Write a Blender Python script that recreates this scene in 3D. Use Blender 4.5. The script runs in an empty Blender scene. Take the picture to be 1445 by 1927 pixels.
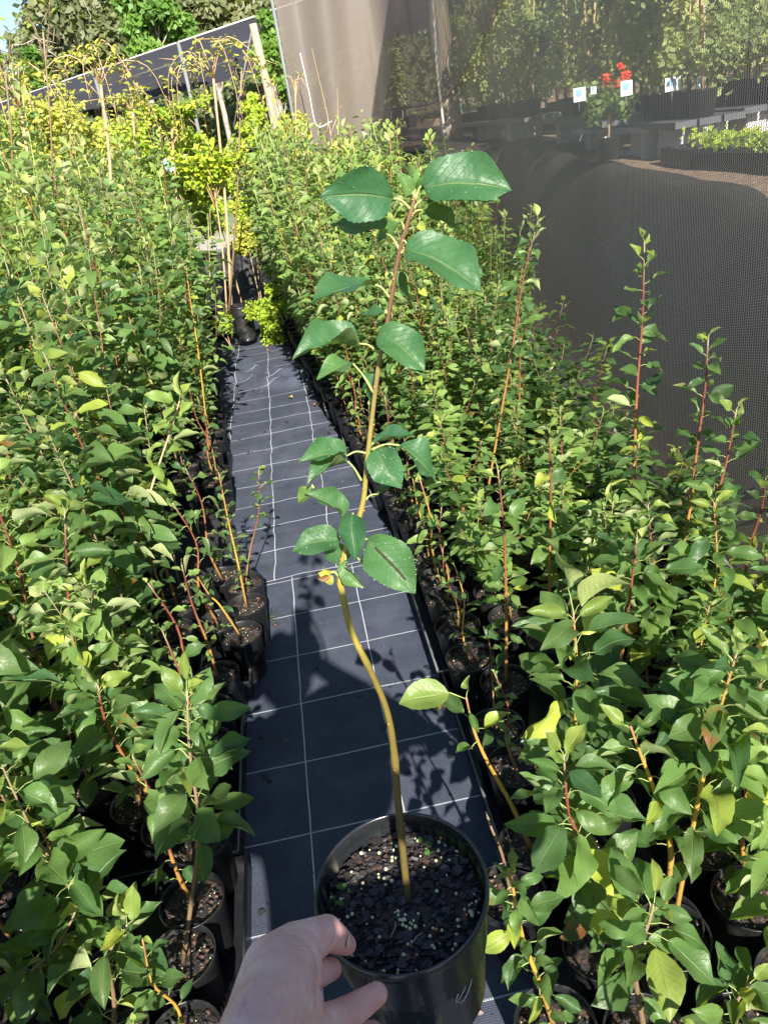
import bpy, math, random
import numpy as np
from mathutils import Vector, Matrix, noise as mnoise

# ------------------------------------------------------------------ camera / world / sun
SC = bpy.context.scene
COL = SC.collection
PI = math.pi
F, CX, CY = 1447.0, 722.5, 963.5
EYE = np.array([0.0, 0.0, 1.6])
def _cam():
    v = np.array([490 - CX, -(255 - CY), -F]); Y = v / np.linalg.norm(v)
    n = np.array([.168, 1.0]); n /= np.linalg.norm(n)
    d = -((490 - CX) * n[0] + (255 - CY) * n[1]); p = math.atan(d / F)
    Z = np.array([-n[0] * math.cos(p), n[1] * math.cos(p), math.sin(p)])
    X = np.cross(Y, Z); X /= np.linalg.norm(X); Y = np.cross(Z, X)
    return np.array([X, Y, Z])
RC = _cam()
cd = bpy.data.cameras.new('camera'); cam = bpy.data.objects.new('camera', cd); COL.objects.link(cam)
cd.sensor_fit = 'VERTICAL'; cd.sensor_height = 24; cd.lens = 24 * F / 1927.0
cd.clip_start = 0.02; cd.clip_end = 2000
M4 = Matrix.Identity(4)
for i in range(3):
    for j in range(3): M4[i][j] = float(RC[i][j])
    M4[i][3] = float(EYE[i])
cam.matrix_world = M4
SC.camera = cam

SUN_EL, SUN_AZ = 33.0, 5.0      # sun behind the photographer, a little to the right
w = bpy.data.worlds.new('World'); SC.world = w; w.use_nodes = True
nt = w.node_tree; nt.nodes.clear()
sky = nt.nodes.new('ShaderNodeTexSky'); sky.sky_type = 'NISHITA'; sky.sun_disc = False
sky.sun_elevation = math.radians(SUN_EL); sky.sun_rotation = math.radians(180 - SUN_AZ)
bg = nt.nodes.new('ShaderNodeBackground'); bg.inputs[1].default_value = 0.07
sky.ozone_density = 3.0; sky.dust_density = .4
ow = nt.nodes.new('ShaderNodeOutputWorld')
nt.links.new(sky.outputs[0], bg.inputs[0]); nt.links.new(bg.outputs[0], ow.inputs[0])
ld = bpy.data.lights.new('sun', 'SUN'); ld.energy = 4.9; ld.angle = math.radians(.55); ld.color = (1, .93, .82)
sun = bpy.data.objects.new('sun', ld); COL.objects.link(sun)
SDIR = Vector((math.sin(math.radians(SUN_AZ)) * math.cos(math.radians(SUN_EL)),
               -math.cos(math.radians(SUN_AZ)) * math.cos(math.radians(SUN_EL)), math.sin(math.radians(SUN_EL))))
sun.rotation_euler = SDIR.to_track_quat('Z', 'Y').to_euler(); sun.location = (0, -5, 6)
SC.view_settings.view_transform = 'Standard'; SC.view_settings.look = 'None'
SC.view_settings.exposure = 1.45; SC.view_settings.gamma = 1
SC.cycles.max_bounces = 8; SC.cycles.diffuse_bounces = 3; SC.cycles.glossy_bounces = 2
SC.cycles.transmission_bounces = 4; SC.cycles.transparent_max_bounces = 16
SC.cycles.use_denoising = True
SC.cycles.caustics_reflective = False; SC.cycles.caustics_refractive = False

# ------------------------------------------------------------------ helpers
def ray(x, y):
    return RC @ np.array([(x - CX) / F, -(y - CY) / F, -1.0])
def atd(x, y, d):  return EYE + ray(x, y) * d              # camera depth
def atY(x, y, Y):
    r = ray(x, y); return EYE + r * (Y / r[1])
def atz(x, y, z):
    r = ray(x, y); return EYE + r * ((z - EYE[2]) / r[2])
def proj(P):
    q = RC.T @ (np.asarray(P) - EYE); return CX - F * q[0] / q[2], CY + F * q[1] / q[2], -q[2]
def nz(v):
    v = np.asarray(v, float); return v / (np.linalg.norm(v) + 1e-12)
def hgt(x, y):
    """ground height: flat growing area, banked terrace on the right"""
    e1 = x - (1.12 + .112 * max(min(y, 10), -2)); a = max(0, min(1, e1 / .62))
    if y > 9:
        b = max(0, min(1, (x - .55 - .35 * max(0, 11 - y)) / .6)); a = max(a, b * max(0, min(1, (y - 9) / 1.2)))
    a = a * a * (3 - 2 * a)
    return a * (1.02 + .014 * (max(0, min(y, 60)) - 5))
def atg(x, y):
    """pixel -> point on the terrain (march)"""
    r = ray(x, y); t = .3
    for _ in range(4000):
        p = EYE + r * t
        if p[2] <= hgt(p[0], p[1]): return p
        t += .01 + t * .002
        if t > 400: break
    return p

class MB:
    def __init__(s): s.V = []; s.G = []; s.T = []; s.n = 0
    def add(s, V, F_, uv=None, mat=0, tint=(0, .5, 0)):
        V = np.asarray(V, float).reshape(-1, 3)
        if isinstance(F_, np.ndarray): groups = [F_]
        else:
            by = {}
            for f in F_: by.setdefault(len(f), []).append(f)
            groups = [np.array(g) for g in by.values()]
        for g in groups:
            u = None
            if uv is not None: u = np.asarray(uv, float)[g]
            s.G.append((g + s.n, u, mat))
        s.V.append(V); s.n += len(V)
        t = np.zeros((len(V), 4)); t[:, :3] = tint; t[:, 3] = 1; s.T.append(t)
    def merge(s, o, M=None, off=(0, 0, 0), sc=1.0, matmap=None):
        V, G, T = o.arrays()
        V = V * sc
        if M is not None: V = V @ M.T
        V = V + np.asarray(off)
        for g, u, m in G: s.G.append((g + s.n, u, m if matmap is None else matmap[m]))
        s.V.append(V); s.T.append(T); s.n += len(V)
    def arrays(s):
        if len(s.V) > 1:
            s.V = [np.concatenate(s.V)]; s.T = [np.concatenate(s.T)]
            by = {}
            for g, u, m in s.G: by.setdefault((g.shape[1], u is None, m), []).append((g, u))
            s.G = [(np.concatenate([a for a, _ in L]), None if k[1] else np.concatenate([b for _, b in L]), k[2]) for k, L in by.items()]
        return s.V[0], s.G, s.T[0]
    def mesh(s, name, mats, smooth=True):
        me = bpy.data.meshes.new(name)
        if s.n == 0: return me
        V, G, T = s.arrays()
        me.vertices.add(len(V)); me.vertices.foreach_set('co', V.astype(np.float32).ravel())
        idx = np.concatenate([g.ravel() for g, _, _ in G])
        tot = np.concatenate([np.full(len(g), g.shape[1]) for g, _, _ in G])
        mi = np.concatenate([np.full(len(g), m) for g, _, m in G])
        me.loops.add(len(idx)); me.loops.foreach_set('vertex_index', idx.astype(np.int32))
        me.polygons.add(len(tot)); me.polygons.foreach_set('loop_start', np.concatenate([[0], np.cumsum(tot)[:-1]]).astype(np.int32))
        me.polygons.foreach_set('material_index', mi.astype(np.int32))
        me.polygons.foreach_set('use_smooth', np.full(len(tot), smooth))
        uvl = me.uv_layers.new(name='UVMap')
        uv = np.concatenate([(np.zeros((g.size, 2)) if u is None else u.reshape(-1, 2)) for g, u, _ in G])
        uvl.data.foreach_set('uv', uv.astype(np.float32).ravel())
        ca = me.color_attributes.new('tint', 'FLOAT_COLOR', 'POINT'); ca.data.foreach_set('color', T.astype(np.float32).ravel())
        for m in mats: me.materials.append(m)
        me.update(); return me
    def build(s, name, mats, parent=None, smooth=True, loc=None):
        if not isinstance(mats, (list, tuple)): mats = [mats]
        o = bpy.data.objects.new(name, s.mesh(name, mats, smooth)); COL.objects.link(o)
        if parent is not None: o.parent = parent
        if loc is not None: o.location = loc
        return o

def tag(o, label=None, cat=None, group=None, kind=None):
    if label: o['label'] = label
    if cat: o['category'] = cat
    if group: o['group'] = group
    if kind: o['kind'] = kind
    return o
def empty(name, loc, label, cat, group=None, rz=0):
    o = bpy.data.objects.new(name, None); COL.objects.link(o)
    o.location = [float(a) for a in loc]; o.rotation_euler = (0, 0, rz); o.empty_display_size = .05
    return tag(o, label, cat, group)
def part(name, mesh, parent, loc=(0, 0, 0), sc=1.0, rz=0, kind=None):
    o = bpy.data.objects.new(name, mesh); COL.objects.link(o); o.parent = parent
    o.location = loc; o.scale = (sc, sc, sc) if not isinstance(sc, tuple) else sc; o.rotation_euler = (0, 0, rz)
    if kind: o['kind'] = kind
    return o

def frame(d, up=(0, 0, 1)):
    d = nz(d); u = np.array(up, float)
    if abs(d @ u) > .98: u = np.array([1., 0, 0])
    x = nz(np.cross(u, d)); y = np.cross(d, x); return x, y, d
def tube(mb, pts, rad, k=6, mat=0, tint=(0, .5, 0), cap=True, v0=0., v1=1., bumps=None):
    pts = [np.asarray(p, float) for p in pts]; n = len(pts)
    if np.isscalar(rad): rad = [rad] * n
    V = []; uv = []; px = None
    for i in range(n):
        d = pts[min(i + 1, n - 1)] - pts[max(i - 1, 0)]
        if px is None: x, y, _ = frame(d)
        else:
            dd = nz(d); x = nz(px - (px @ dd) * dd); y = np.cross(dd, x)
        px = x
        for j in range(k):
            a = 2 * PI * j / k; r = rad[i]
            V.append(pts[i] + (x * math.cos(a) + y * math.sin(a)) * r); uv.append((j / k, v0 + (v1 - v0) * i / (n - 1)))
    Fs = []
    for i in range(n - 1):
        for j in range(k):
            a = i * k + j; b = i * k + (j + 1) % k; Fs.append((a, b, b + k, a + k))
    if cap:
        Fs.append(tuple(range(k))[::-1]); Fs.append(tuple(range((n - 1) * k, n * k)))
    mb.add(V, Fs, uv, mat, tint)
def spline(pts, n):
    """Catmull-Rom resample"""
    P = [np.asarray(p, float) for p in pts]
    if len(P) == 2: P = [P[0], P[0] * .67 + P[1] * .33, P[0] * .33 + P[1] * .67, P[1]]
    P = [2 * P[0] - P[1]] + P + [2 * P[-1] - P[-2]]
    out = []; m = len(P) - 3
    for i in range(n):
        t = i / (n - 1) * m; k = min(int(t), m - 1); f = t - k
        a, b, c, d = P[k:k + 4]
        out.append(.5 * ((2 * b) + (c - a) * f + (2 * a - 5 * b + 4 * c - d) * f * f + (3 * b - a - 3 * c + d) * f ** 3))
    return out
def box(mb, c, s, rot=None, mat=0, tint=(0, .5, 0)):
    c = np.asarray(c, float); s = np.asarray(s, float) / 2
    V = np.array([(x, y, z) for x in (-1, 1) for y in (-1, 1) for z in (-1, 1)]) * s
    if rot is not None: V = V @ np.asarray(rot).T
    mb.add(V + c, [(0, 1, 3, 2), (4, 6, 7, 5), (0, 4, 5, 1), (2, 3, 7, 6), (0, 2, 6, 4), (1, 5, 7, 3)], None, mat, tint)
def rotz(a):
    c, s = math.cos(a), math.sin(a); return np.array([[c, -s, 0], [s, c, 0], [0, 0, 1.]])
def lathe(mb, prof, k=32, mat=0, off=(0, 0, 0), tint=(0, .5, 0), M=None, wob=0):
    V = []; uv = []; n = len(prof)
    for i, (r, z) in enumerate(prof):
        for j in range(k):
            a = 2 * PI * j / k; rr = r * (1 + wob * math.sin(3 * a + i * .1)); V.append((rr * math.cos(a), rr * math.sin(a), z)); uv.append((j / k, i / (n - 1)))
    V = np.array(V)
    if M is not None: V = V @ M.T
    Fs = [(i * k + j, i * k + (j + 1) % k, (i + 1) * k + (j + 1) % k, (i + 1) * k + j) for i in range(n - 1) for j in range(k)]
    mb.add(V + np.asarray(off), Fs, uv, mat, tint)
def ball(mb, c, r, mat=0, tint=(0, .5, 0), k=6, sq=1.0):
    n = max(3, k // 2 + 1); prof = [(max(1e-5, r * math.sin(PI * i / n)), -r * sq * math.cos(PI * i / n)) for i in range(n + 1)]
    lathe(mb, prof, k, mat, c, tint)

# ------------------------------------------------------------------ materials
def mat(name, col=(.5, .5, .5), rough=.6, spec=.5, build=None, **kw):
    m = bpy.data.materials.new(name); m.use_nodes = True; t = m.node_tree
    b = t.nodes['Principled BSDF']; b.inputs['Base Color'].default_value = (*col, 1)
    b.inputs['Roughness'].default_value = rough; b.inputs['Specular IOR Level'].default_value = spec
    for k_, v in kw.items(): b.inputs[k_.replace('_', ' ')].default_value = v
    if build: build(t, b)
    return m
def N(t, ty, **kw):
    n = t.nodes.new('ShaderNode' + ty)
    for k_, v in kw.items():
        if k_ in ('operation', 'data_type', 'blend_type', 'feature', 'attribute_name', 'bands_direction', 'wave_type', 'wave_profile', 'interpolation_type'): setattr(n, k_, v)
    return n
def mth(t, op, a, b=None, c=None, clamp=False):
    n = t.nodes.new('ShaderNodeMath'); n.operation = op; n.use_clamp = clamp
    for i, v in enumerate((a, b, c)):
        if v is None: continue
        if isinstance(v, (int, float)): n.inputs[i].default_value = v
        else: t.links.new(v, n.inputs[i])
    return n.outputs[0]
def mix(t, fac, a, b, bt='MIX'):
    n = t.nodes.new('ShaderNodeMix'); n.data_type = 'RGBA'; n.blend_type = bt
    for s, v in ((n.inputs[0], fac), (n.inputs[6], a), (n.inputs[7], b)):
        if isinstance(v, (int, float)): s.default_value = v
        elif isinstance(v, tuple): s.default_value = (*v, 1)
        else: t.links.new(v, s)
    return n.outputs[2]
def noise(t, scale, detail=3, vec=None, rough=.5):
    n = t.nodes.new('ShaderNodeTexNoise'); n.inputs['Scale'].default_value = scale; n.inputs['Detail'].default_value = detail
    n.inputs['Roughness'].default_value = rough
    if vec is not None: t.links.new(vec, n.inputs['Vector'])
    return n.outputs['Fac']
def ramp(t, fac, stops):
    n = t.nodes.new('ShaderNodeValToRGB'); cr = n.color_ramp
    while len(cr.elements) < len(stops): cr.elements.new(.5)
    for e, (p, c) in zip(cr.elements, stops): e.position = p; e.color = (*c, 1) if len(c) == 3 else c
    t.links.new(fac, n.inputs[0]); return n.outputs[0]
def sstep(t, a, b, x):
    n = t.nodes.new('ShaderNodeMapRange'); n.interpolation_type = 'SMOOTHSTEP'
    t.links.new(x, n.inputs[0]); n.inputs[1].default_value = a; n.inputs[2].default_value = b; return n.outputs[0]
def objco(t): return t.nodes.new('ShaderNodeTexCoord').outputs['Object']
def bump(t, b, h, s=.3, d=.01):
    n = t.nodes.new('ShaderNodeBump'); n.inputs['Strength'].default_value = s; n.inputs['Distance'].default_value = d
    t.links.new(h, n.inputs['Height']); t.links.new(n.outputs[0], b.inputs['Normal'])
def sep(t, v):
    n = t.nodes.new('ShaderNodeSeparateXYZ'); t.links.new(v, n.inputs[0]); return n.outputs

def leaf_material(name, dark, mid, yel, under, trans=.28, rough=.36, vein=1.0, spec=.5):
    m = bpy.data.materials.new(name); m.use_nodes = True; t = m.node_tree; b = t.nodes['Principled BSDF']; out = t.nodes['Material Output']
    at = t.nodes.new('ShaderNodeAttribute'); at.attribute_name = 'tint'; s = sep(t, at.outputs['Vector'])
    uv = sep(t, t.nodes.new('ShaderNodeTexCoord').outputs['UV'])
    av = mth(t, 'ABSOLUTE', mth(t, 'SUBTRACT', uv[0], .5)); av = mth(t, 'MULTIPLY', av, 2)
    main = mth(t, 'SUBTRACT', 1, sstep(t, .02, .07, av))
    ph = mth(t, 'MULTIPLY', mth(t, 'SUBTRACT', uv[1], mth(t, 'MULTIPLY', av, .3)), 9 * 2 * PI)
    side = sstep(t, .93, 1.0, mth(t, 'COSINE', ph)); side = mth(t, 'MULTIPLY', side, mth(t, 'SUBTRACT', 1, sstep(t, .6, 1, av)))
    vn = mth(t, 'MAXIMUM', main, mth(t, 'MULTIPLY', side, .45), clamp=True)
    c = mix(t, s[1], dark, mid); c = mix(t, s[0], c, yel)
    c = mix(t, mth(t, 'MULTIPLY', vn, .32 * vein), c, (.30, .36, .12))
    oc = objco(t); ns = noise(t, 60, 3, oc)
    c = mix(t, mth(t, 'MULTIPLY', ns, .35), c, dark)
    brn = sstep(t, .35, .6, mth(t, 'MULTIPLY', s[2], noise(t, 45, 2, oc)))
    c = mix(t, brn, c, (.22, .085, .03))
    geo = t.nodes.new('ShaderNodeNewGeometry')
    cu = mix(t, s[0], under, yel)
    cu = mix(t, mth(t, 'MULTIPLY', vn, .3), cu, (.34, .38, .18))
    cc = mix(t, geo.outputs['Backfacing'], c, cu)
    t.links.new(cc, b.inputs['Base Color'])
    rg = mth(t, 'MULTIPLY_ADD', geo.outputs['Backfacing'], .35, mth(t, 'MULTIPLY_ADD', ns, .18, rough - .09)); t.links.new(rg, b.inputs['Roughness'])
    b.inputs['Specular IOR Level'].default_value = spec
    bump(t, b, mth(t, 'SUBTRACT', mth(t, 'MULTIPLY', noise(t, 130, 3, oc), .8), vn), .7, .0016)
    tr = t.nodes.new('ShaderNodeBsdfTranslucent')
    t.links.new(mix(t, .55, cc, mix(t, s[0], (.36, .58, .03), (.8, .74, .05))), tr.inputs[0])
    ms = t.nodes.new('ShaderNodeMixShader'); ms.inputs[0].default_value = trans
    t.links.new(b.outputs[0], ms.inputs[1]); t.links.new(tr.outputs[0], ms.inputs[2]); t.links.new(ms.outputs[0], out.inputs[0])
    return m
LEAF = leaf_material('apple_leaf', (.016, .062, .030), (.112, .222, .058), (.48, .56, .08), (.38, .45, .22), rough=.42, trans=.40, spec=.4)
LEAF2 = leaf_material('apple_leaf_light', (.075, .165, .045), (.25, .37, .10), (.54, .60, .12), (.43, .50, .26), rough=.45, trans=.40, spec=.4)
LEAFH = leaf_material('held_leaf', (.014, .070, .042), (.045, .145, .055), (.22, .34, .05), (.14, .2, .09), rough=.44, vein=.9, spec=.35)
LPALE = leaf_material('pale_leaf', (.14, .24, .05), (.27, .38, .09), (.55, .58, .08), (.30, .38, .16), rough=.5, trans=.36)
LYEL = leaf_material('autumn_leaf', (.26, .31, .06), (.46, .50, .09), (.74, .66, .10), (.46, .48, .15), rough=.5, trans=.36)
LLIME = leaf_material('lime_leaf', (.20, .36, .03), (.38, .58, .05), (.70, .72, .06), (.42, .54, .12), rough=.5, trans=.4)
LOLIVE = leaf_material('olive_leaf', (.07, .085, .04), (.17, .19, .09), (.36, .35, .11), (.20, .22, .13), rough=.55, vein=.3)
LGREEN = leaf_material('bright_crown', (.04, .12, .02), (.11, .26, .03), (.25, .38, .05), (.12, .22, .05), rough=.55, vein=.3)

def _stem(cols):
    def f(t, b):
        uv = sep(t, t.nodes.new('ShaderNodeTexCoord').outputs['UV'])
        v = mth(t, 'ADD', uv[1], mth(t, 'MULTIPLY', mth(t, 'SUBTRACT', noise(t, 25, 3, objco(t)), .5), .25))
        c = ramp(t, v, cols); sp = sstep(t, .70, .78, noise(t, 420, 2, objco(t)))
        t.links.new(mix(t, mth(t, 'MULTIPLY', sp, .5), c, (.55, .48, .30)), b.inputs['Base Color'])
        bump(t, b, noise(t, 300, 3, objco(t)), .4, .001)
    return f
STEMR = mat('stem_red', rough=.45, build=_stem([(0, (.16, .09, .035)), (.25, (.32, .17, .04)), (.55, (.20, .065, .035)), (.85, (.15, .04, .035)), (1, (.2, .16, .08))]))
STEMY = mat('stem_yellow', rough=.42, build=_stem([(0, (.20, .12, .04)), (.35, (.40, .25, .04)), (.8, (.34, .20, .05)), (1, (.24, .10, .05))]))
STEMG = mat('stem_grey', rough=.6, build=_stem([(0, (.14, .10, .05)), (.5, (.18, .11, .06)), (1, (.24, .20, .12))]))
STEMP = mat('stem_pale', rough=.6, build=_stem([(0, (.34, .22, .11)), (.5, (.50, .36, .20)), (1, (.46, .28, .17))]))
STEMH = mat('stem_held', rough=.36, build=_stem([(0, (.08, .06, .02)), (.22, (.13, .10, .02)), (.32, (.25, .21, .035)), (.55, (.24, .20, .045)), (.70, (.17, .13, .045)), (.8, (.13, .06, .036)), (1, (.16, .085, .045))]))
PETI = mat('petiole', (.30, .36, .11), .5)
def _plastic(dirt):
    def f(t, b):
        oc = objco(t); n1 = noise(t, 14, 5, oc, .65); n2 = noise(t, 90, 3, oc)
        c = mix(t, mth(t, 'MULTIPLY', sstep(t, .5, .75, n1), dirt), (.011, .012, .014), (.085, .075, .06)); t.links.new(c, b.inputs['Base Color'])
        t.links.new(mth(t, 'MULTIPLY_ADD', n2, .3, .24), b.inputs['Roughness'])
    return f
PLAST = mat('black_plastic', rough=.38, build=_plastic(.5))
PLASTG = mat('grey_plastic', rough=.45, build=lambda t, b: t.links.new(mix(t, noise(t, 9, 4, objco(t)), (.05, .055, .065), (.12, .125, .135)), b.inputs['Base Color']))
def _held(t, b):
    tc = t.nodes.new('ShaderNodeTexCoord'); mp = t.nodes.new('ShaderNodeMapping'); mp.inputs['Scale'].default_value = (60, 60, 3); t.links.new(tc.outputs['Object'], mp.inputs[0])
    st = noise(t, 1.0, 5, mp.outputs[0], .6); bl = noise(t, 12, 3, tc.outputs['Object'])
    z = sep(t, tc.outputs['Object'])
    low = sstep(t, 0.0, -.03, z[2])
    k = mth(t, 'MULTIPLY', mth(t, 'MULTIPLY', sstep(t, .5, .68, st), sstep(t, .35, .6, bl)), low)
    c = mix(t, mth(t, 'MULTIPLY', k, .8), (.013, .015, .017), (.17, .15, .10))
    gr = mth(t, 'MULTIPLY', mth(t, 'MULTIPLY', sstep(t, .035, .08, z[0]), sstep(t, .42, .62, st)), low)
    c = mix(t, mth(t, 'MULTIPLY', gr, .8), c, (.10, .14, .03)); t.links.new(c, b.inputs['Base Color'])
    t.links.new(mth(t, 'MULTIPLY_ADD', k, .5, mth(t, 'MULTIPLY_ADD', bl, .2, .14)), b.inputs['Roughness'])
HELDPOT = mat('held_pot_plastic', rough=.28, spec=.8, build=_held)
def _soil(t, b):
    oc = objco(t); v = t.nodes.new('ShaderNodeTexVoronoi'); v.inputs['Scale'].default_value = 120; t.links.new(oc, v.inputs['Vector'])
    c = ramp(t, sep(t, v.outputs['Color'])[0], [(0, (.010, .009, .009)), (.55, (.022, .017, .015)), (.85, (.06, .036, .025)), (1, (.15, .08, .05))])
    t.links.new(c, b.inputs['Base Color']); bump(t, b, noise(t, 160, 4, oc), .9, .006)
SOIL = mat('potting_mix', rough=.8, build=_soil)
CHIP = mat('bark_chip', rough=.5, build=lambda t, b: (t.links.new(mix(t, noise(t, 50, 2, objco(t)), mix(t, (lambda a: (setattr(a, 'attribute_name', 'tint'), sep(t, a.outputs['Vector'])[0])[1])(t.nodes.new('ShaderNodeAttribute')), (.009, .009, .011), (.11, .05, .03)), (.024, .023, .026)), b.inputs['Base Color']), bump(t, b, noise(t, 300, 3, objco(t)), .5, .002)))
PRILL = mat('fertiliser', (.50, .52, .30), .3)
PRILO = mat('fertiliser_orange', (.5, .18, .05), .4)
WHITE = mat('white_tag', (.72, .74, .73), .5)
def _mat_weave(x0, y0, sx, sy, amp, lines=True, base=(.010, .019, .040), hi=(.092, .102, .142)):
    def f(t, b):
        oc = objco(t); s = sep(t, oc)
        wx = mth(t, 'MULTIPLY', mth(t, 'SUBTRACT', noise(t, 5, 2, oc), .5), amp); wy = mth(t, 'MULTIPLY', mth(t, 'SUBTRACT', noise(t, 4.3, 2, oc), .5), amp)
        def grid(v, o, sp, wd):
            q = mth(t, 'ABSOLUTE', mth(t, 'SUBTRACT', mth(t, 'FRACT', mth(t, 'ADD', mth(t, 'DIVIDE', mth(t, 'SUBTRACT', v, o), sp), .5)), .5))
            return mth(t, 'LESS_THAN', mth(t, 'MULTIPLY', q, sp), wd)
        wv = mth(t, 'MULTIPLY', mth(t, 'ADD', mth(t, 'SINE', mth(t, 'MULTIPLY', s[0], 1900)), mth(t, 'SINE', mth(t, 'MULTIPLY', s[1], 1300))), .25)
        dust = mth(t, 'ADD', mth(t, 'MULTIPLY', noise(t, 6, 6, oc, .7), .6), mth(t, 'MULTIPLY', noise(t, 1.7, 5, oc, .6), .4)); fine = noise(t, 380, 2, oc)
        k = mth(t, 'ADD', mth(t, 'MULTIPLY', sstep(t, .40, .75, dust), .65), mth(t, 'MULTIPLY', sstep(t, .5, .8, fine), .7), clamp=True)
        c = mix(t, k, base, hi)
        c = mix(t, mth(t, 'MULTIPLY', mth(t, 'ADD', wv, .5), .4), c, hi)
        if lines:
            vx = mth(t, 'ADD', s[0], wx); vy = mth(t, 'ADD', s[1], wy)
            tick = mth(t, 'GREATER_THAN', mth(t, 'SINE', mth(t, 'MULTIPLY', s[0], 1200)), -.75)
            l = mth(t, 'MAXIMUM', grid(vx, x0, sx, .0018), mth(t, 'MULTIPLY', grid(vy, y0, sy, .0023), tick))
            c = mix(t, mth(t, 'MULTIPLY', l, mth(t, 'MULTIPLY_ADD', noise(t, 17, 3, oc), .5, .55)), c, (.48, .51, .56))
        t.links.new(c, b.inputs['Base Color']); t.links.new(mth(t, 'MULTIPLY_ADD', dust, .3, .42 if hi[0] > .1 else .75), b.inputs['Roughness'])
        bump(t, b, mth(t, 'ADD', wv, mth(t, 'MULTIPLY', fine, .6)), .5, .0015)
    return f
MATN = mat('weed_mat_near', rough=.6, build=_mat_weave(-.224, 1.42, .245, .253, .009))
MATF = mat('weed_mat_far', rough=.6, build=_mat_weave(-.29, 2.95, .25, .245, .032))
MATB = mat('weed_mat_plain', rough=.75, build=_mat_weave(0, 0, 1, 1, 0, False, (.010, .011, .013), (.03, .03, .032)))
MATK = mat('weed_mat_bank', rough=.95, spec=.1, build=_mat_weave(0, 0, 1, 1, 0, False, (.020, .017, .016), (.060, .050, .043)))
def _ground(t, b):
    g = t.nodes.new('ShaderNodeNewGeometry').outputs['Position']; s = sep(t, g)
    grav = ramp(t, noise(t, 30, 5, g, .8), [(0, (.22, .20, .17)), (.5, (.42, .39, .34)), (1, (.62, .58, .52))])
    mul = ramp(t, noise(t, 22, 6, g, .8), [(.25, (.05, .03, .02)), (.5, (.20, .13, .085)), (.75, (.42, .31, .22))])
    gra = ramp(t, noise(t, 3, 6, g, .7), [(.2, (.05, .09, .02)), (.6, (.14, .20, .05)), (.9, (.24, .26, .10))])
    c = mix(t, sstep(t, 16, 24, mth(t, 'ADD', s[1], mth(t, 'MULTIPLY', noise(t, .4, 3, g), 6))), grav, gra)
    c = mix(t, sstep(t, .3, .7, s[2]), c, mul)
    t.links.new(c, b.inputs['Base Color']); bump(t, b, noise(t, 40, 5, g, .7), .8, .02)
GROUND = mat('ground', rough=.9, build=_ground)
def _conc(t, b):
    oc = objco(t); t.links.new(ramp(t, noise(t, 14, 6, oc, .75), [(.2, (.20, .20, .20)), (.5, (.38, .38, .38)), (.8, (.52, .52, .51))]), b.inputs['Base Color']); bump(t, b, noise(t, 120, 3, oc), .5, .004)
CONC = mat('concrete', rough=.9, build=_conc)
def _wood(t, b):
    tc = t.nodes.new('ShaderNodeTexCoord'); mp = t.nodes.new('ShaderNodeMapping'); mp.inputs['Scale'].default_value = (14, 14, 1.2); t.links.new(tc.outputs['Object'], mp.inputs[0])
    t.links.new(ramp(t, noise(t, 2, 6, mp.outputs[0], .65), [(.25, (.10, .08, .06)), (.5, (.34, .28, .20)), (.75, (.52, .44, .32))]), b.inputs['Base Color']); bump(t, b, noise(t, 3, 5, mp.outputs[0]), .6, .01)
WOOD = mat('weathered_timber', rough=.85, build=_wood)
BARK = mat('bark', rough=.9, build=lambda t, b: t.links.new(ramp(t, noise(t, 3, 5, objco(t)), [(.3, (.16, .13, .10)), (.7, (.5, .46, .40))]), b.inputs['Base Color']))
METAL = mat('galvanised', (.15, .16, .16), .6)
def _roof(t, b):
    t.links.new(mix(t, noise(t, 1.5, 4, objco(t)), (.06, .06, .07), (.12, .12, .14)), b.inputs['Base Color'])
ROOF = mat('shade_roof', rough=.8, build=_roof)
_t = ROOF.node_tree; _b = _t.nodes['Principled BSDF']; _tl = _t.nodes.new('ShaderNodeBsdfTranslucent'); _tl.inputs[0].default_value = (.09, .09, .115, 1); _ms = _t.nodes.new('ShaderNodeMixShader'); _ms.inputs[0].default_value = .55
_t.links.new(_b.outputs[0], _ms.inputs[1]); _t.links.new(_tl.outputs[0], _ms.inputs[2]); _t.links.new(_ms.outputs[0], _t.nodes['Material Output'].inputs[0])
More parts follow.
